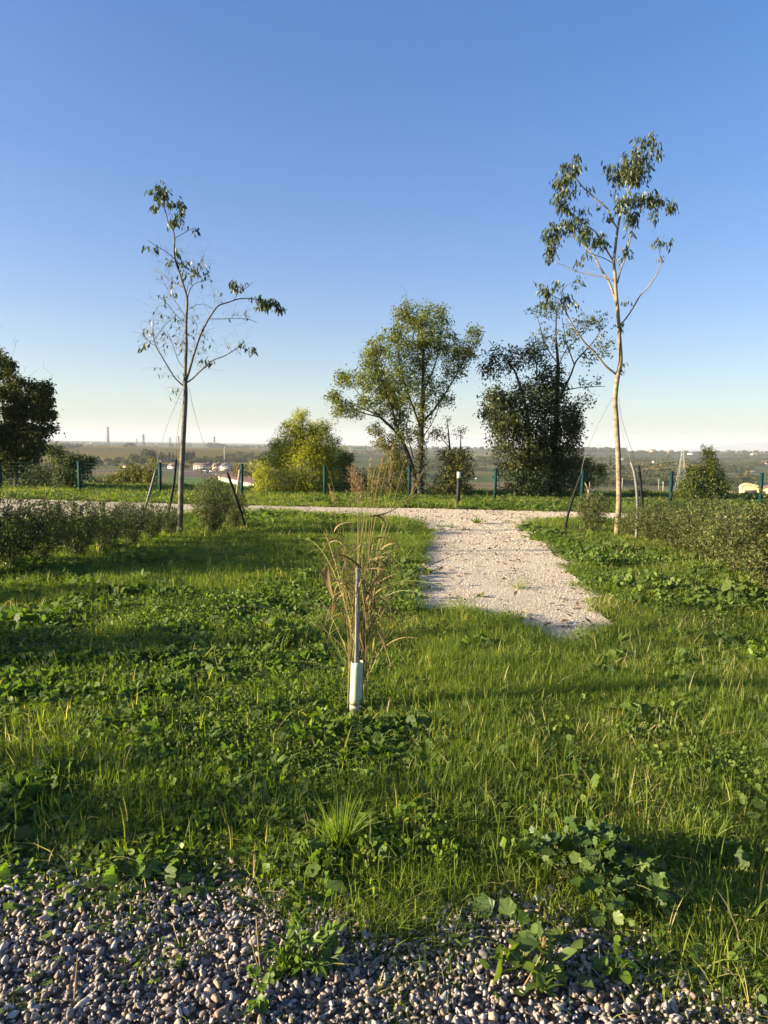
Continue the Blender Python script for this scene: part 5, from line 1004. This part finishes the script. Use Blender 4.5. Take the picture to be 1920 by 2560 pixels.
# ------------------------------------------------------------------ the plain beyond
TT = np.geomspace(60, 9000, 1500)
def land(px, py):                              # where sight lines meet the countryside
    px, py = np.atleast_1d(px).astype(float), np.atleast_1d(py).astype(float)
    D = NF + ((px - 960) / F_PX)[:, None] * NR + ((1280 - py) / F_PX)[:, None] * NU; D = D / np.linalg.norm(D[:, :2], axis=1)[:, None]
    P = EYE + D[:, None] * TT[None, :, None]; below = P[..., 2] <= zf(P[..., 0], P[..., 1]); k = np.argmax(below, 1); ok = below.any(1)
    out = P[np.arange(len(px)), k]; out[:, 2] = zf(out[:, 0], out[:, 1]); return out, ok
def fartree(kind, seed):
    g_ = np.random.default_rng(seed); n = {'round': 420, 'poplar': 360, 'cypress': 260, 'bush': 260, 'pine': 320}[kind]
    q = unit(g_.normal(size=(n, 3))) * g_.uniform(.55, 1, (n, 1)); 
    if kind == 'round': lob = g_.normal(0, .22, (7, 3)); q = q * .34 + lob[g_.integers(0, 7, n)] * [1, 1, .8]; P = q + [0, 0, .56]
    elif kind == 'bush': lob = g_.normal(0, .3, (6, 3)); q = q * .36 + lob[g_.integers(0, 6, n)] * [1, 1, .3]; P = q * [1, 1, .9] + [0, 0, .40]
    elif kind == 'pine': q = q * [.55, .55, .22]; P = q + [0, 0, .78]
    else:
        z_ = g_.uniform(.03, 1, n); wv = (.085 if kind == 'cypress' else .15) * np.sin(np.clip(z_ * 2.9 + .25, 0, 3.1)) ** .6; a = g_.uniform(0, 6.28, n); rr_ = wv * g_.uniform(.5, 1.1, n); P = np.stack([rr_ * np.cos(a), rr_ * np.sin(a), z_], -1)
    P[:, 2] = np.clip(P[:, 2], .02, 1.02)
    if kind in ('poplar', 'cypress'): D = rdir(n, 1.5, .6, g_); L_ = .13
    else: D = rdir(n, .2, 1, g_); L_ = .17
    V, t_, nv = leaves(P, D, rdir(n, .3, 1, g_), L_ * g_.uniform(.6, 1.3, n), L_ * .7 * g_.uniform(.6, 1.2, n)); ti = np.repeat(np.clip(g_.normal(.45, .22, n), 0, 1), nv)
    mb = MB(); mb.tube([(0, 0, -.02), (0, 0, .3), (0, 0, .6)], [.025, .02, .01], 5, .05); V2, F2 = np.concatenate(mb.V), mb.F[0]
    return V, t_, ti, V2, F2
FT = {}
for k, (kd, mt, sc_) in enumerate([('round', 'far', 1), ('round', 'far', 2), ('bush', 'far', 3), ('poplar', 'far', 4), ('cypress', 'dark', 5), ('pine', 'far', 6), ('round', 'fargold', 7), ('poplar', 'fargold', 8), ('bush', 'olive', 9)]):
    V, t_, ti, V2, F2 = fartree(kd, 700 + sc_); FT[k] = new_mesh('far_' + kd, np.concatenate([V, V2]), [t_, F2 + len(V)], M[mt], np.concatenate([ti, np.full(len(V2), .0)]))
FP = [bpy.data.objects.new('far_%d' % k, FT[k]) for k in range(9)]
# woods and hedgerows read as masses
bands = [  # x0, x1, base y range, height in pixels range, count, kinds
    (150, 520, 1110, 1117, 2.5, 4.5, 260, [0, 1, 2]), (-60, 180, 1112, 1122, 4, 8, 60, [0, 1]), (150, 205, 1119, 1124, 5, 9, 16, [0, 1]), (460, 650, 1151, 1161, 7, 13, 90, [0, 1, 2]), (560, 720, 1138, 1156, 6, 12, 80, [0, 1, 2]), (520, 560, 1119, 1121, 8, 12, 14, [0, 1]), (550, 700, 1119, 1123, 5, 8, 60, [0, 1, 2]),
    (200, 300, 1158, 1166, 8, 14, 20, [0, 2]), (210, 330, 1142, 1147, 3, 5, 30, [2]), (700, 1000, 1120, 1125, 4, 8, 110, [0, 1, 2]), (740, 880, 1138, 1156, 6, 11, 80, [0, 1, 2]), (690, 1250, 1128, 1134, 3, 5, 110, [2, 0]), (1000, 1260, 1122, 1128, 4, 7, 80, [0, 1]), (1040, 1260, 1150, 1178, 8, 14, 90, [0, 1, 2]),
    (1230, 1480, 1127, 1132, 6, 11, 90, [0, 1, 2]), (1440, 1560, 1129, 1133, 7, 11, 60, [0, 1]), (1560, 1960, 1132, 1136, 3.5, 6.5, 150, [0, 1, 2]), (1400, 1960, 1139, 1142, 3, 5, 120, [2, 0]), (1480, 1960, 1148, 1153, 4, 7, 120, [0, 2, 2]), (1560, 1720, 1152, 1160, 5, 9, 46, [0, 1]), (1480, 1960, 1163, 1168, 5, 8, 90, [0, 2]),
    (1490, 1590, 1186, 1206, 14, 24, 44, [0, 1, 8]), (1580, 1730, 1178, 1198, 16, 26, 60, [0, 1, 6]), (1500, 1720, 1206, 1216, 11, 19, 60, [0, 1, 2]), (1380, 1510, 1175, 1215, 10, 20, 50, [0, 1, 8]), (1780, 1880, 1170, 1184, 8, 14, 36, [0, 1]), (1870, 1960, 1160, 1166, 5, 8, 24, [0]), (1790, 1870, 1206, 1216, 10, 16, 24, [0, 1, 2]), (1840, 1960, 1196, 1208, 7, 12, 22, [0, 6]), (900, 1140, 1180, 1200, 10, 18, 60, [0, 1, 2]), (330, 460, 1158, 1164, 5, 8, 26, [2, 0])]
X_, I_, H_, = [], [], []
g7 = np.random.default_rng(77)
for x0, x1, y0, y1, h0, h1, n_, kd in bands:
    px = g7.uniform(x0, x1, n_); py = g7.uniform(y0, y1, n_); P, ok = land(px, py); P = P[ok]; dd = np.linalg.norm(P - EYE, axis=1); hh_ = g7.uniform(h0, h1, len(P)) * dd / F_PX
    X_.append(P); H_.append(hh_); I_.append(g7.choice(kd, len(P)))
P = np.concatenate(X_); hh_ = np.concatenate(H_); id_ = np.concatenate(I_); wsc = hh_ * g7.uniform(.9, 1.5, len(hh_))
scatter('woods', P, np.stack([0 * hh_, 0 * hh_, g7.uniform(0, 6.28, len(hh_))], -1), np.stack([wsc, wsc, hh_], -1), id_, FP)
# dark scrub on the slope just below the fence
n_ = 420; x = g7.uniform(-32, 32, n_); y = g7.uniform(27, 58, n_); h_ = g7.uniform(.5, 1.5, n_) * (1 + (y - 27) / 22) * np.where(np.abs(x + 8) < 8, 1.0, 1.1)
keep = (h_ + zf(x, y) < -.25 - .010 * y * 1.0) ; x, y, h_ = x[keep], y[keep], h_[keep]
scatter('undergrowth', np.stack([x, y, zf(x, y)], -1), np.stack([0 * x, 0 * x, g7.uniform(0, 6.28, len(x))], -1), np.stack([h_ * 1.3, h_ * 1.3, h_], -1), g7.choice([2, 8, 0], len(x)), FP)
# trees one can tell apart
def one(kind, px, py, hpx, wf, label, group=None, name='distant_tree', at_=None):
    P, ok = land(px, py); P = P[0]
    if at_ is not None: P = np.array(at_)
    h_ = hpx * np.linalg.norm(P - EYE) / F_PX; o = link(name, FT[kind]); o.location = P.tolist(); o.scale = (h_ * wf, h_ * wf, h_); o.rotation_euler[2] = g7.uniform(0, 6.28)
    tag(o, label, 'tree', group)
GRP = 'trees standing around the farmhouses on the plain'
for a in [(0, 312, 1121, 8, 1.5, 'left of the two dark round trees on the vineyard crest by the chimney'), (0, 328, 1121, 12, 1.3, 'larger right one of the two dark round trees on the vineyard crest'), (2, 279, 1125, 6, 1.2, 'tiny dark bush on the vineyard crest right of the chimney'), (1, 427, 1119, 9, 1.2, 'lone small round tree on the crest under the distant pylon'),
          (0, 296, 1160, 15, 1.2, 'round tree at the left end of the farm trees beside the pale track'), (1, 312, 1163, 14, 1.2, 'second round tree beside the pale track'), (0, 333, 1166, 27, .9, 'tall broad tree left of the farm trees'), (1, 354, 1165, 22, .9, 'paler broad tree in the middle of the farm trees'), (0, 366, 1160, 32, .9, 'tallest yellow green tree of the farm trees'), (1, 384, 1160, 28, .8, 'broad tree just left of the cypress row'), (0, 478, 1168, 18, 1.3, 'round green tree left of the long white row house'), (2, 460, 1172, 13, 1.4, 'low round tree right of the young tree trunk in the distance')]:
    one(*a, group=GRP)
for k, x_ in enumerate([402, 409, 416, 424, 432, 440]): one(4 if k % 2 else 3, x_, 1157, 24 - (k % 3) * 3, 1.0, ['first', 'second', 'third', 'fourth', 'fifth', 'last'][k] + ' tree from the left in the cypress row behind the red roofed farmhouse', 'cypress row left of the young tree trunk', 'cypress')
for k, x_ in enumerate([462, 467, 473, 479, 484]): one(3, x_, 1157, 26 - (k % 2) * 4, .9, ['first', 'second', 'third', 'fourth', 'last'][k] + ' poplar from the trunk in the row right of the young tree', 'poplar row right of the young tree trunk', 'poplar')
for k, (x_, h_) in enumerate([(1504, 15), (1524, 24), (1568, 13), (1588, 10), (1612, 10), (1630, 11)]): one(4, x_, 1172 if k < 2 else 1176, h_ + 4, 1.0, ['dark cypress behind the shrub left of the right trunk', 'tall dark cypress just left of the right young tree trunk', 'first cypress right of the right trunk', 'second cypress right of the right trunk', 'third cypress right of the right trunk', 'fourth cypress right of the right trunk'][k], 'cypresses on the plain at right', 'cypress')
for k, x_ in enumerate([1645, 1658, 1670, 1684]): one(3, x_, 1203, 26, .8, ['first', 'second', 'third', 'last'][k] + ' from the left of four pale poplars before the wood left of the lattice pylon', 'poplars left of the lattice pylon', 'poplar')
for a in [(6, 608, 1207, 46, 1.0, 'golden yellow tree left of the acacia bush, behind the long shed'), (6, 628, 1205, 42, 1.0, 'golden yellow tree between the fence post and the acacia bush'), (7, 645, 1203, 36, 1.6, 'golden tree half hidden by the acacia bush')]: one(*a, group='golden autumn trees by the long shed')
for a in [(0, 250, 1236, 70, 1.3, 'dark tree below the fence between the first posts'), (0, 330, 1240, 62, 1.3, 'dark tree below the fence left of the second post'), (2, 385, 1245, 66, 1.1, 'dark feathery tree below the fence by the leaning grey pole'), (8, 290, 1238, 46, 1.4, 'olive green bush below the fence between two dark trees'), (0, 190, 1238, 76, 1.1, 'dark tree below the fence right of the plum tree')]:
    P0 = at(a[1], a[2], 36); one(*a, at_=(P0[0], P0[1], min(P0[2], float(zf(P0[0], P0[1])) + 1.2)), group='dark trees on the slope below the fence')
for a in [(2, 1840, 1216, 14, 1.3, 'dark bush left of the round roofed sheds'), (7, 1868, 1200, 20, 1.3, 'pale golden poplars behind the round roofed sheds')]: one(*a)

# vineyards on the far hillside
mb = MB(); 
for k, r_ in enumerate(np.arange(640, 1500, 11)):
    az = np.linspace(R(-27), R(-6.5), 56); x, y = r_ * np.sin(az) * (1 + .02 * np.sin(r_ / 90)), np.full(56, r_ * .93) + 40 * np.sin(az * 3 + r_ / 160)
    if (k % 9) == 8: continue
    z = zf(x, y); hgt = 1.7 + .5 * vnoise(x / 3, y, 3); V = np.concatenate([np.stack([x, y - .5, z], -1), np.stack([x, y - .4, z + hgt], -1), np.stack([x, y + .5, z + hgt], -1), np.stack([x, y + .5, z], -1)])
    i = np.arange(224).reshape(4, 56); mb.add(V, [np.stack([i[:-1, :-1], i[:-1, 1:], i[1:, 1:], i[1:, :-1]], -1).reshape(-1, 4)], .35 + .5 * vnoise(k / 7., 0, 3))
M['vine'] = leaf_mat('vine_rows', [(0, (.05, .055, .018)), (.5, (.11, .10, .028)), (1, (.19, .14, .03))], .15, .8, .1, .6, .01)
o = mb.build('vineyard_rows', M['vine']); tag(o, kind='stuff')

def ribbon_road(name, pts, w_, mat, lift=.25):
    P, ok = land(*zip(*pts)); P = bez(P, 40) if len(P) < 5 else np.stack([np.interp(np.linspace(0, len(P) - 1, 60), range(len(P)), P[:, k]) for k in range(3)], -1)
    T_ = np.gradient(P, axis=0); sd_ = unit(np.stack([T_[:, 1], -T_[:, 0], 0 * T_[:, 0]], -1)); L1, R1 = P - sd_ * w_ / 2, P + sd_ * w_ / 2
    for q in (L1, R1): q[:, 2] = zf(q[:, 0], q[:, 1]) + lift
    V = np.concatenate([L1, R1]); n_ = len(P); i = np.arange(2 * n_).reshape(2, n_); tag(link(name, new_mesh(name, V, [np.stack([i[0, :-1], i[1, :-1], i[1, 1:], i[0, 1:]], -1)], mat)), kind='structure')
ribbon_road('road', [(200, 1178), (330, 1174), (420, 1178), (500, 1182), (560, 1188), (620, 1196), (720, 1215)], 7, M['asphalt'])
ribbon_road('farm_track', [(290, 1156), (305, 1162), (322, 1168), (335, 1174)], 6, M['sand'], .35)
ribbon_road('sandy_lane', [(1820, 1184), (1870, 1185), (1960, 1187)], 5, M['sand'])

def house(px, py, wpx, hpx, label, wall='plaster', roof='tiles', rz=0.0, depth=9, roofh=.35, gable=False, cat='house', win=3, floors=2, chim=True, name='farmhouse'):
    P, ok = land(px, py); P = P[0]; s_ = np.linalg.norm(P - EYE) / F_PX; w_, h_ = wpx * s_, hpx * s_; eh = h_ * (1 - roofh); rh = h_ * roofh
    az = math.atan2(P[0], P[1]); e = empty(name, P, label, cat, None, -az + rz); d_ = depth
    MB().box((0, 0, eh / 2 - .3), (w_, d_, eh + .6)).build('wall', M[wall], e)
    if gable:                                    # ridge runs away from the viewer
        V = np.array([(-w_ / 2 - .3, -d_ / 2 - .4, eh - .15), (w_ / 2 + .3, -d_ / 2 - .4, eh - .15), (0, -d_ / 2 - .4, eh + rh), (-w_ / 2 - .3, d_ / 2 + .4, eh - .15), (w_ / 2 + .3, d_ / 2 + .4, eh - .15), (0, d_ / 2 + .4, eh + rh)])
        V[[0, 1, 2], 1] += 0; Fq = [[[0, 2, 5, 3], [2, 1, 4, 5]]]; V2 = V + [0, 0, .25]
        mb = MB(); mb.add(np.concatenate([V, V2]), [[[6, 8, 11, 9], [8, 7, 10, 11], [0, 3, 5, 2], [2, 5, 4, 1], [0, 2, 8, 6], [2, 1, 7, 8], [3, 9, 11, 5], [5, 11, 10, 4], [0, 6, 9, 3], [1, 4, 10, 7]]]); mb.build('roof', M[roof], e)
        mb = MB(); mb.add([(-w_ / 2, -d_ / 2, eh + .002), (w_ / 2, -d_ / 2, eh + .002), (0, -d_ / 2, eh + rh), (-w_ / 2, -d_ / 2 + .3, eh + .002), (w_ / 2, -d_ / 2 + .3, eh + .002), (0, -d_ / 2 + .3, eh + rh)], [[[0, 1, 2], [3, 5, 4]]]); mb.build('gable', M[wall], e)
    else:
        a_, c_ = w_ / 2 + .4, d_ / 2 + .5
        mb = MB(); mb.add([(-a_, -c_, eh), (a_, -c_, eh), (a_, c_, eh), (-a_, c_, eh), (-a_ * .82, 0, eh + rh), (a_ * .82, 0, eh + rh), (-a_, -c_, eh + .004), (a_, -c_, eh + .004)], [[[0, 1, 5, 4], [2, 3, 4, 5]], [[1, 2, 5], [3, 0, 4]], [[0, 3, 2, 1]]]); rf = mb.build('roof', M[roof], e)
        if chim: MB().box((w_ * .2, 0, eh + rh), (.7, .7, 1.4)).build('chimney', M[wall], e)
    fh = eh / floors; wm = None
    for f in range(floors):
        for k in range(win):
            x_ = (k + .5) / win * w_ - w_ / 2
            if wm is None: wo = MB().box((0, 0, 0), (min(1.1, w_ / win * .45), .06, fh * .42)).build('window', M['glass'], e); wm = wo.data
            else: wo = link('window', wm, e)
            wo.location = (x_, -d_ / 2 - .03, fh * (f + .55))
    return e
house(568, 1177, 33, 19, 'white gabled house at the right end of the distant hamlet', 'white', 'greyroof', .15, 14, .36, True, win=2, floors=2)
house(543, 1176, 17, 18, 'narrow cream house with a tiled roof beside the white gabled house', 'plaster', 'tiles', -.2, 11, .28, win=2)
house(510, 1175, 50, 17, 'long white row house with balconies right of the young tree trunk', 'white', 'tiles', 0, 11, .30, win=7, name='row_house')
house(420, 1160, 34, 11, 'low farmhouse with a red tiled roof behind the bent black pole', 'plaster', 'tiles', .1, 9, .38, win=4, floors=1)
house(436, 1172, 22, 14, 'small house with a steep sunlit roof left of the young tree trunk', 'white', 'tiles', .5, 8, .55, win=2, floors=1)
house(317, 1169, 14, 6, 'tiny ochre barn beside the pale track', 'ochre', 'tiles', .3, 6, .4, win=1, floors=1, chim=False, name='barn')
house(1630, 1131, 16, 7, 'ochre villa on the skyline right of the right young tree', 'ochre', 'tiles', 0, 12, .4, win=4)
house(1674, 1133, 14, 6, 'pale ochre villa on the skyline nearest the lattice pylon', 'ochre', 'tiles', 0, 12, .35, win=4)
house(1639, 1158, 12, 8, 'small pale house on the slope below the skyline villa', 'plaster', 'tiles', .2, 9, .35, win=2)
house(1556, 1150, 14, 5, 'low pale house just right of the right young tree trunk', 'plaster', 'tiles', 0, 8, .4, win=3, floors=1)
house(1728, 1137, 16, 5, 'low white building on the skyline right of the lattice pylon', 'white', 'greyroof', 0, 8, .3, win=4, floors=1)
house(1886, 1138, 16, 5, 'white building on the skyline near the right edge', 'white', 'tiles', 0, 9, .35, win=4, floors=1)
house(1912, 1163, 14, 9, 'white house with a red roof cut by the right edge', 'white', 'redroof', .2, 9, .4, win=2)
house(1866, 1180, 42, 6, 'long low grey shed in the green fields at right', 'pole', 'greyroof', 0, 8, .35, win=6, floors=1, chim=False, name='long_shed')
house(882, 1131, 14, 4, 'low white farm building on the skyline right of the acacia bush', 'white', 'greyroof', 0, 8, .3, win=4, floors=1)
house(652, 1131, 7, 4, 'tiny white house left of the acacia bush', 'white', 'greyroof', 0, 6, .3, win=1, floors=1)
house(1066, 1190, 12, 7, 'white house glimpsed between the broad tree and the lamp bollard', 'white', 'tiles', 0, 8, .35, win=2)
house(1192, 1197, 8, 5, 'white hut seen through the gap left of the dark tree', 'white', 'greyroof', 0, 5, .35, win=1, floors=1, chim=False, name='hut')
house(1905 + 22, 1243, 50, 27, 'sunlit ochre barn at the right edge', 'ochre', 'tiles', .1, 16, .3, True, win=3, floors=1, name='barn')
# long low shed: pale wall, dark red roof, running away to the left
A_, B_ = land(545, 1200)[0][0], land(720, 1243)[0][0]; dv_ = B_ - A_; Ln = float(np.hypot(*dv_[:2])); rz_ = math.atan2(dv_[1], dv_[0]); mid = (A_ + B_) / 2; mid[2] = min(A_[2], B_[2])
e = empty('poultry_shed', mid, 'long low shed with pale walls and dark red roof behind the fence', 'shed', None, rz_)
MB().box((0, 6, 1.2), (Ln, 12, 2.8)).build('wall', M['plaster'], e)
mb = MB(); a_ = Ln / 2 + .5; mb.add([(-a_, -.7, 2.55), (a_, -.7, 2.55), (a_, 6, 4.3), (-a_, 6, 4.3), (a_, 12.7, 2.55), (-a_, 12.7, 2.55), (-a_, -.7, 2.4), (a_, -.7, 2.4)], [[[0, 1, 2, 3], [3, 2, 4, 5], [6, 7, 1, 0]], [[0, 3, 5], [1, 4, 2]]]); mb.build('roof', M['redroof'], e)
for k in range(14):
    if k == 0: wo = MB().box((0, 0, 0), (1.6, .06, .7)).build('window', M['darkvoid'], e); wm = wo.data
    else: wo = link('window', wm, e)
    wo.location = (-Ln / 2 + (k + .5) * Ln / 14, -.03, 1.7)
# barrel roofed sheds
def barrel(px, py, wpx, hpx, label):
    P = land(px, py)[0][0]; s_ = np.linalg.norm(P - EYE) / F_PX; w_, h_ = wpx * s_, hpx * s_; e = empty('barrel_shed', P, label, 'shed', None, -math.atan2(P[0], P[1]) + .1)
    eh = h_ * .52; MB().box((0, 7, eh / 2 - .3), (w_, 14, eh + .6)).build('wall', M['ochre'], e)
    an_ = np.linspace(0, math.pi, 13); x_, z_ = -np.cos(an_) * (w_ / 2 + .2), eh + np.sin(an_) * h_ * .48
    V = np.concatenate([np.stack([x_, 0 * x_ - .3, z_], -1), np.stack([x_, 0 * x_ + 14.3, z_], -1)]); i = np.arange(26).reshape(2, 13)
    mb = MB(); mb.add(V, [np.stack([i[0, :-1], i[0, 1:], i[1, 1:], i[1, :-1]], -1)]); mb.build('barrel_roof', M['ochre'], e)
    mb = MB(); mb.add(V[:13] + [0, .3, 0], [[list(range(13))]]); mb.build('tympanum', M['ochre'], e); MB().box((0, -.02, eh * .42), (w_ * .7, .05, eh * .8)).build('doorway', M['darkvoid'], e)
barrel(1876, 1238, 36, 25, 'barn with a round arched front and dark doorway left of the last fence post')
house(1832, 1238, 14, 11, 'small pale outbuilding left of the arched barn', 'plaster', 'tiles', 0, 5, .3, win=1, floors=1, chim=False, name='outbuilding')
# chimney stack with bands
def polar(px, py, dist): d = ray(px, py); d = d / np.hypot(d[0], d[1]); return EYE + d * dist
P = polar(270, 1122, 3400); topz = polar(270, 1067, 3400)[2]; P[2] = float(zf(P[0], P[1])); hh = topz - P[2]; e = empty('chimney_stack', P, 'tall factory chimney with red and white bands on the horizon', 'chimney')
MB().tube([(0, 0, 0), (0, 0, hh * .50)], [7.0, 6.2], 20).build('shaft', M['conc'], e, True)
for k in range(12): z0, z1 = hh * (.50 + k * .0417), hh * (.50 + (k + 1) * .0417); MB().tube([(0, 0, z0 + .05), (0, 0, z1)], [6.25 - k * .08, 6.2 - k * .08], 20).build('band', M['bandred' if k % 2 else 'bandwhite'], e)
P = polar(228, 1118, 3000); P[2] = float(zf(P[0], P[1])); hh = polar(228, 1107, 3000)[2] - P[2]; e = empty('water_tower', P, 'small white tower on the horizon left of the chimney', 'tower'); MB().tube([(0, 0, 0), (0, 0, hh * .8)], [3, 3], 12).build('shaft', M['white'], e, True); MB().tube([(0, 0, hh * .8), (0, 0, hh * .84), (0, 0, hh)], [3.1, 4.5, 4.5], 12).build('tank', M['white'], e)

def pylon(px, ytop, ybase, dist, label, group, base_w=None, arms=3, th=.14, ms='steeldark'):
    P = polar(px, ybase, dist); P[2] = float(zf(P[0], P[1])); hh = polar(px, ytop, dist)[2] - P[2]; e = empty('lattice_pylon', P, label, 'pylon', group, -math.atan2(P[0], P[1]) + .25)
    bw = base_w or hh * .18; tw_ = hh * .035; mb = MB(); nlev = 9
    zs = hh * (1 - (1 - np.linspace(0, 1, nlev)) ** 1.15) ; ws = [tw_ + (bw - tw_) * (1 - z_ / hh) ** 1.25 for z_ in zs]
    cr = [(-1, -1), (1, -1), (1, 1), (-1, 1)]
    for a_, b_ in cr: mb.tube([(a_ * w__ / 2, b_ * w__ / 2, z_) for w__, z_ in zip(ws, zs)], th, 4)
    leg = mb.build('tower_legs', M[ms], e); mb = MB()
    for k in range(nlev - 1):
        for j in range(4):
            (a1, b1), (a2, b2) = cr[j], cr[(j + 1) % 4]; p = lambda a_, b_, q: (a_ * ws[q] / 2, b_ * ws[q] / 2, zs[q])
            mb.tube([p(a1, b1, k), p(a2, b2, k + 1)], th * .6, 3, cap=False); mb.tube([p(a2, b2, k), p(a1, b1, k + 1)], th * .6, 3, cap=False); mb.tube([p(a1, b1, k + 1), p(a2, b2, k + 1)], th * .6, 3, cap=False)
    tag(mb.build('bracing', M[ms], e), kind='stuff')
    for k in range(arms):
        z_ = hh * (.70 + k * .11); aw = hh * (.13 if k != 1 else .16)
        mb = MB(); mb.tube([(-aw, 0, z_), (aw, 0, z_)], th * .7, 4); mb.tube([(-aw, 0, z_), (0, 0, z_ + hh * .045), (aw, 0, z_)], th * .6, 4); mb.build('crossarm', M[ms], e)
    return e, P, hh
PG = 'distant pylons on the left horizon'
for a in [(342, 1096, 1112, 3000, 'small distant pylon at the left of the pylon line', .45), (359, 1085, 1119, 1900, 'largest distant pylon behind the vineyard crest', .45), (425, 1092, 1116, 2500, 'distant pylon above the lone round tree', .45), (447, 1090, 1121, 2100, 'distant pylon just left of the young tree trunk', .4), (536, 1091, 1122, 2000, 'distant pylon behind the thin guy wire', .4)]: pylon(*a[:5], PG, th=a[5] * .8)
pylon(1702, 1122, 1218, 400, 'tall steel lattice pylon left of the yellow green shrub at right', None, base_w=5.2, arms=0, th=.075, ms='steel')
def pole(px, ytop, ybase, label, group, r_=.14, arm=True):
    P = land(px, ybase)[0][0]; hh = (ybase - ytop) * np.linalg.norm(P - EYE) / F_PX; e = empty('utility_pole', P, label, 'pole', group); MB().tube([(0, 0, -.3), (0, 0, hh)], [r_ * 1.3, r_], 8).build('shaft', M['pole'], e, True)
    if arm: MB().box((0, 0, hh - .5), (1.8, .14, .14)).build('crossarm', M['pole'], e)
    return P + np.array([0, 0, hh - .4])
q1 = pole(1646, 1200, 1226, 'concrete utility pole between the dark pole and the fence post', 'utility poles on the plain'); q2 = pole(1657, 1206, 1232, 'second concrete utility pole just right of the first', 'utility poles on the plain'); q3 = pole(1555, 1197, 1222, 'thin utility pole right of the right young tree trunk', 'utility poles on the plain')
pole(561, 1118, 1160, 'tall thin mast above the white gabled house', None, .3, False)
pole(540, 1178, 1190, 'thin pole in the ploughed field before the hamlet', None, .12, False)
def cable(label, a_, b_, sag): 
    s_ = np.linspace(0, 1, 16)[:, None]; P = np.array(a_) * (1 - s_) + np.array(b_) * s_; P[:, 2] -= sag * 4 * s_[:, 0] * (1 - s_[:, 0]); mb = MB(); mb.tube(P, .05, 4); tag(mb.build('power_line', M['wire'], None, False, P[0]), label, 'cable', 'power lines on the plain at right')
for k, (y0, y1) in enumerate([(1155, 1150), (1172, 1166), (1186, 1178), (1196, 1190)]): cable(['topmost', 'second', 'third', 'lowest'][k] + ' power line crossing behind the right young tree to the pylon', polar(1380, y0 + 3, 520), polar(1702, y1, 402), 1.5)
# cars by the hamlet
def car(px, py, label, rz):
    P = land(px, py)[0][0]; e = empty('parked_car', P, label, 'car', 'cars parked at the hamlet', rz)
    MB().box((0, 0, .55), (4.1, 1.7, .6)).build('body', M['carwhite'], e)
    mb = MB(); mb.add([(-1.5, -.75, .85), (1.1, -.75, .85), (1.1, .75, .85), (-1.5, .75, .85), (-1.1, -.65, 1.42), (.5, -.65, 1.42), (.5, .65, 1.42), (-1.1, .65, 1.42)], [[[0, 1, 5, 4], [1, 2, 6, 5], [2, 3, 7, 6], [3, 0, 4, 7], [4, 5, 6, 7]]]); mb.build('cabin', M['glass'], e)
    for x_ in (-1.3, 1.3):
        for y_ in (-.8, .8): MB().tube([(x_, y_ - .1, .32), (x_, y_ + .1, .32)], .32, 10).build('wheel', M['tyre'], e)
car(531, 1180, 'white car parked before the white gabled house', .2); car(515, 1179, 'white car parked before the long row house', .1)

# ------------------------------------------------------------------ unseen trees and shrubs added left of the frame to shade the lawn
src = [o for o in bpy.data.objects if o.name.startswith('young_tree') and o.parent is None]
for k, (x_, y_, rz_, sc_) in enumerate([(-12.0, 3.6, 1.0, 1.0), (-13.5, 8.3, 2.4, .95)]):
    c = copy_tree(src[k % 2]); c.location = (x_, y_, 0); c.rotation_euler[2] = rz_; c.scale = (sc_,) * 3; tag(c, ['young tree of the same row well left of the frame, nearer the viewer', 'young tree of the same row beyond the left edge'][k])
for k, (x_, y_, s1, s2) in enumerate([(-7.2, 7.6, .8, 1.1), (-4.6, 2.20, .5, 1.35), (-5.6, 4.6, 1.1, 1.2), (-6.4, 4.75, 1.0, 1.3), (-6.8, 2.35, .55, 1.6), (-8.6, 3.3, .6, 1.7), (-6.3, 6.6, 1.0, 1.0)]):  # unseen shrubs, sized and placed to throw shade bands on the lawn
    e = empty('hedge_shrub', (x_, y_, 0), ['shrub outside the frame at lower left', 'second shrub outside the frame at lower left', 'shrub outside the left edge beside the lawn', 'second shrub outside the left edge beside the lawn', 'tall shrub outside the frame at left', 'second tall shrub outside the frame at left', 'shrub outside the frame at the end of the left hedge'][k], 'shrub', 'shrubs beside the lawn outside the frame', k * 1.3); e.scale = (s1, s1, s2)
    tag(link('stems', HM[k % 3][0], e), kind='stuff'); tag(link('foliage', HM[k % 3][1], e), kind='stuff')
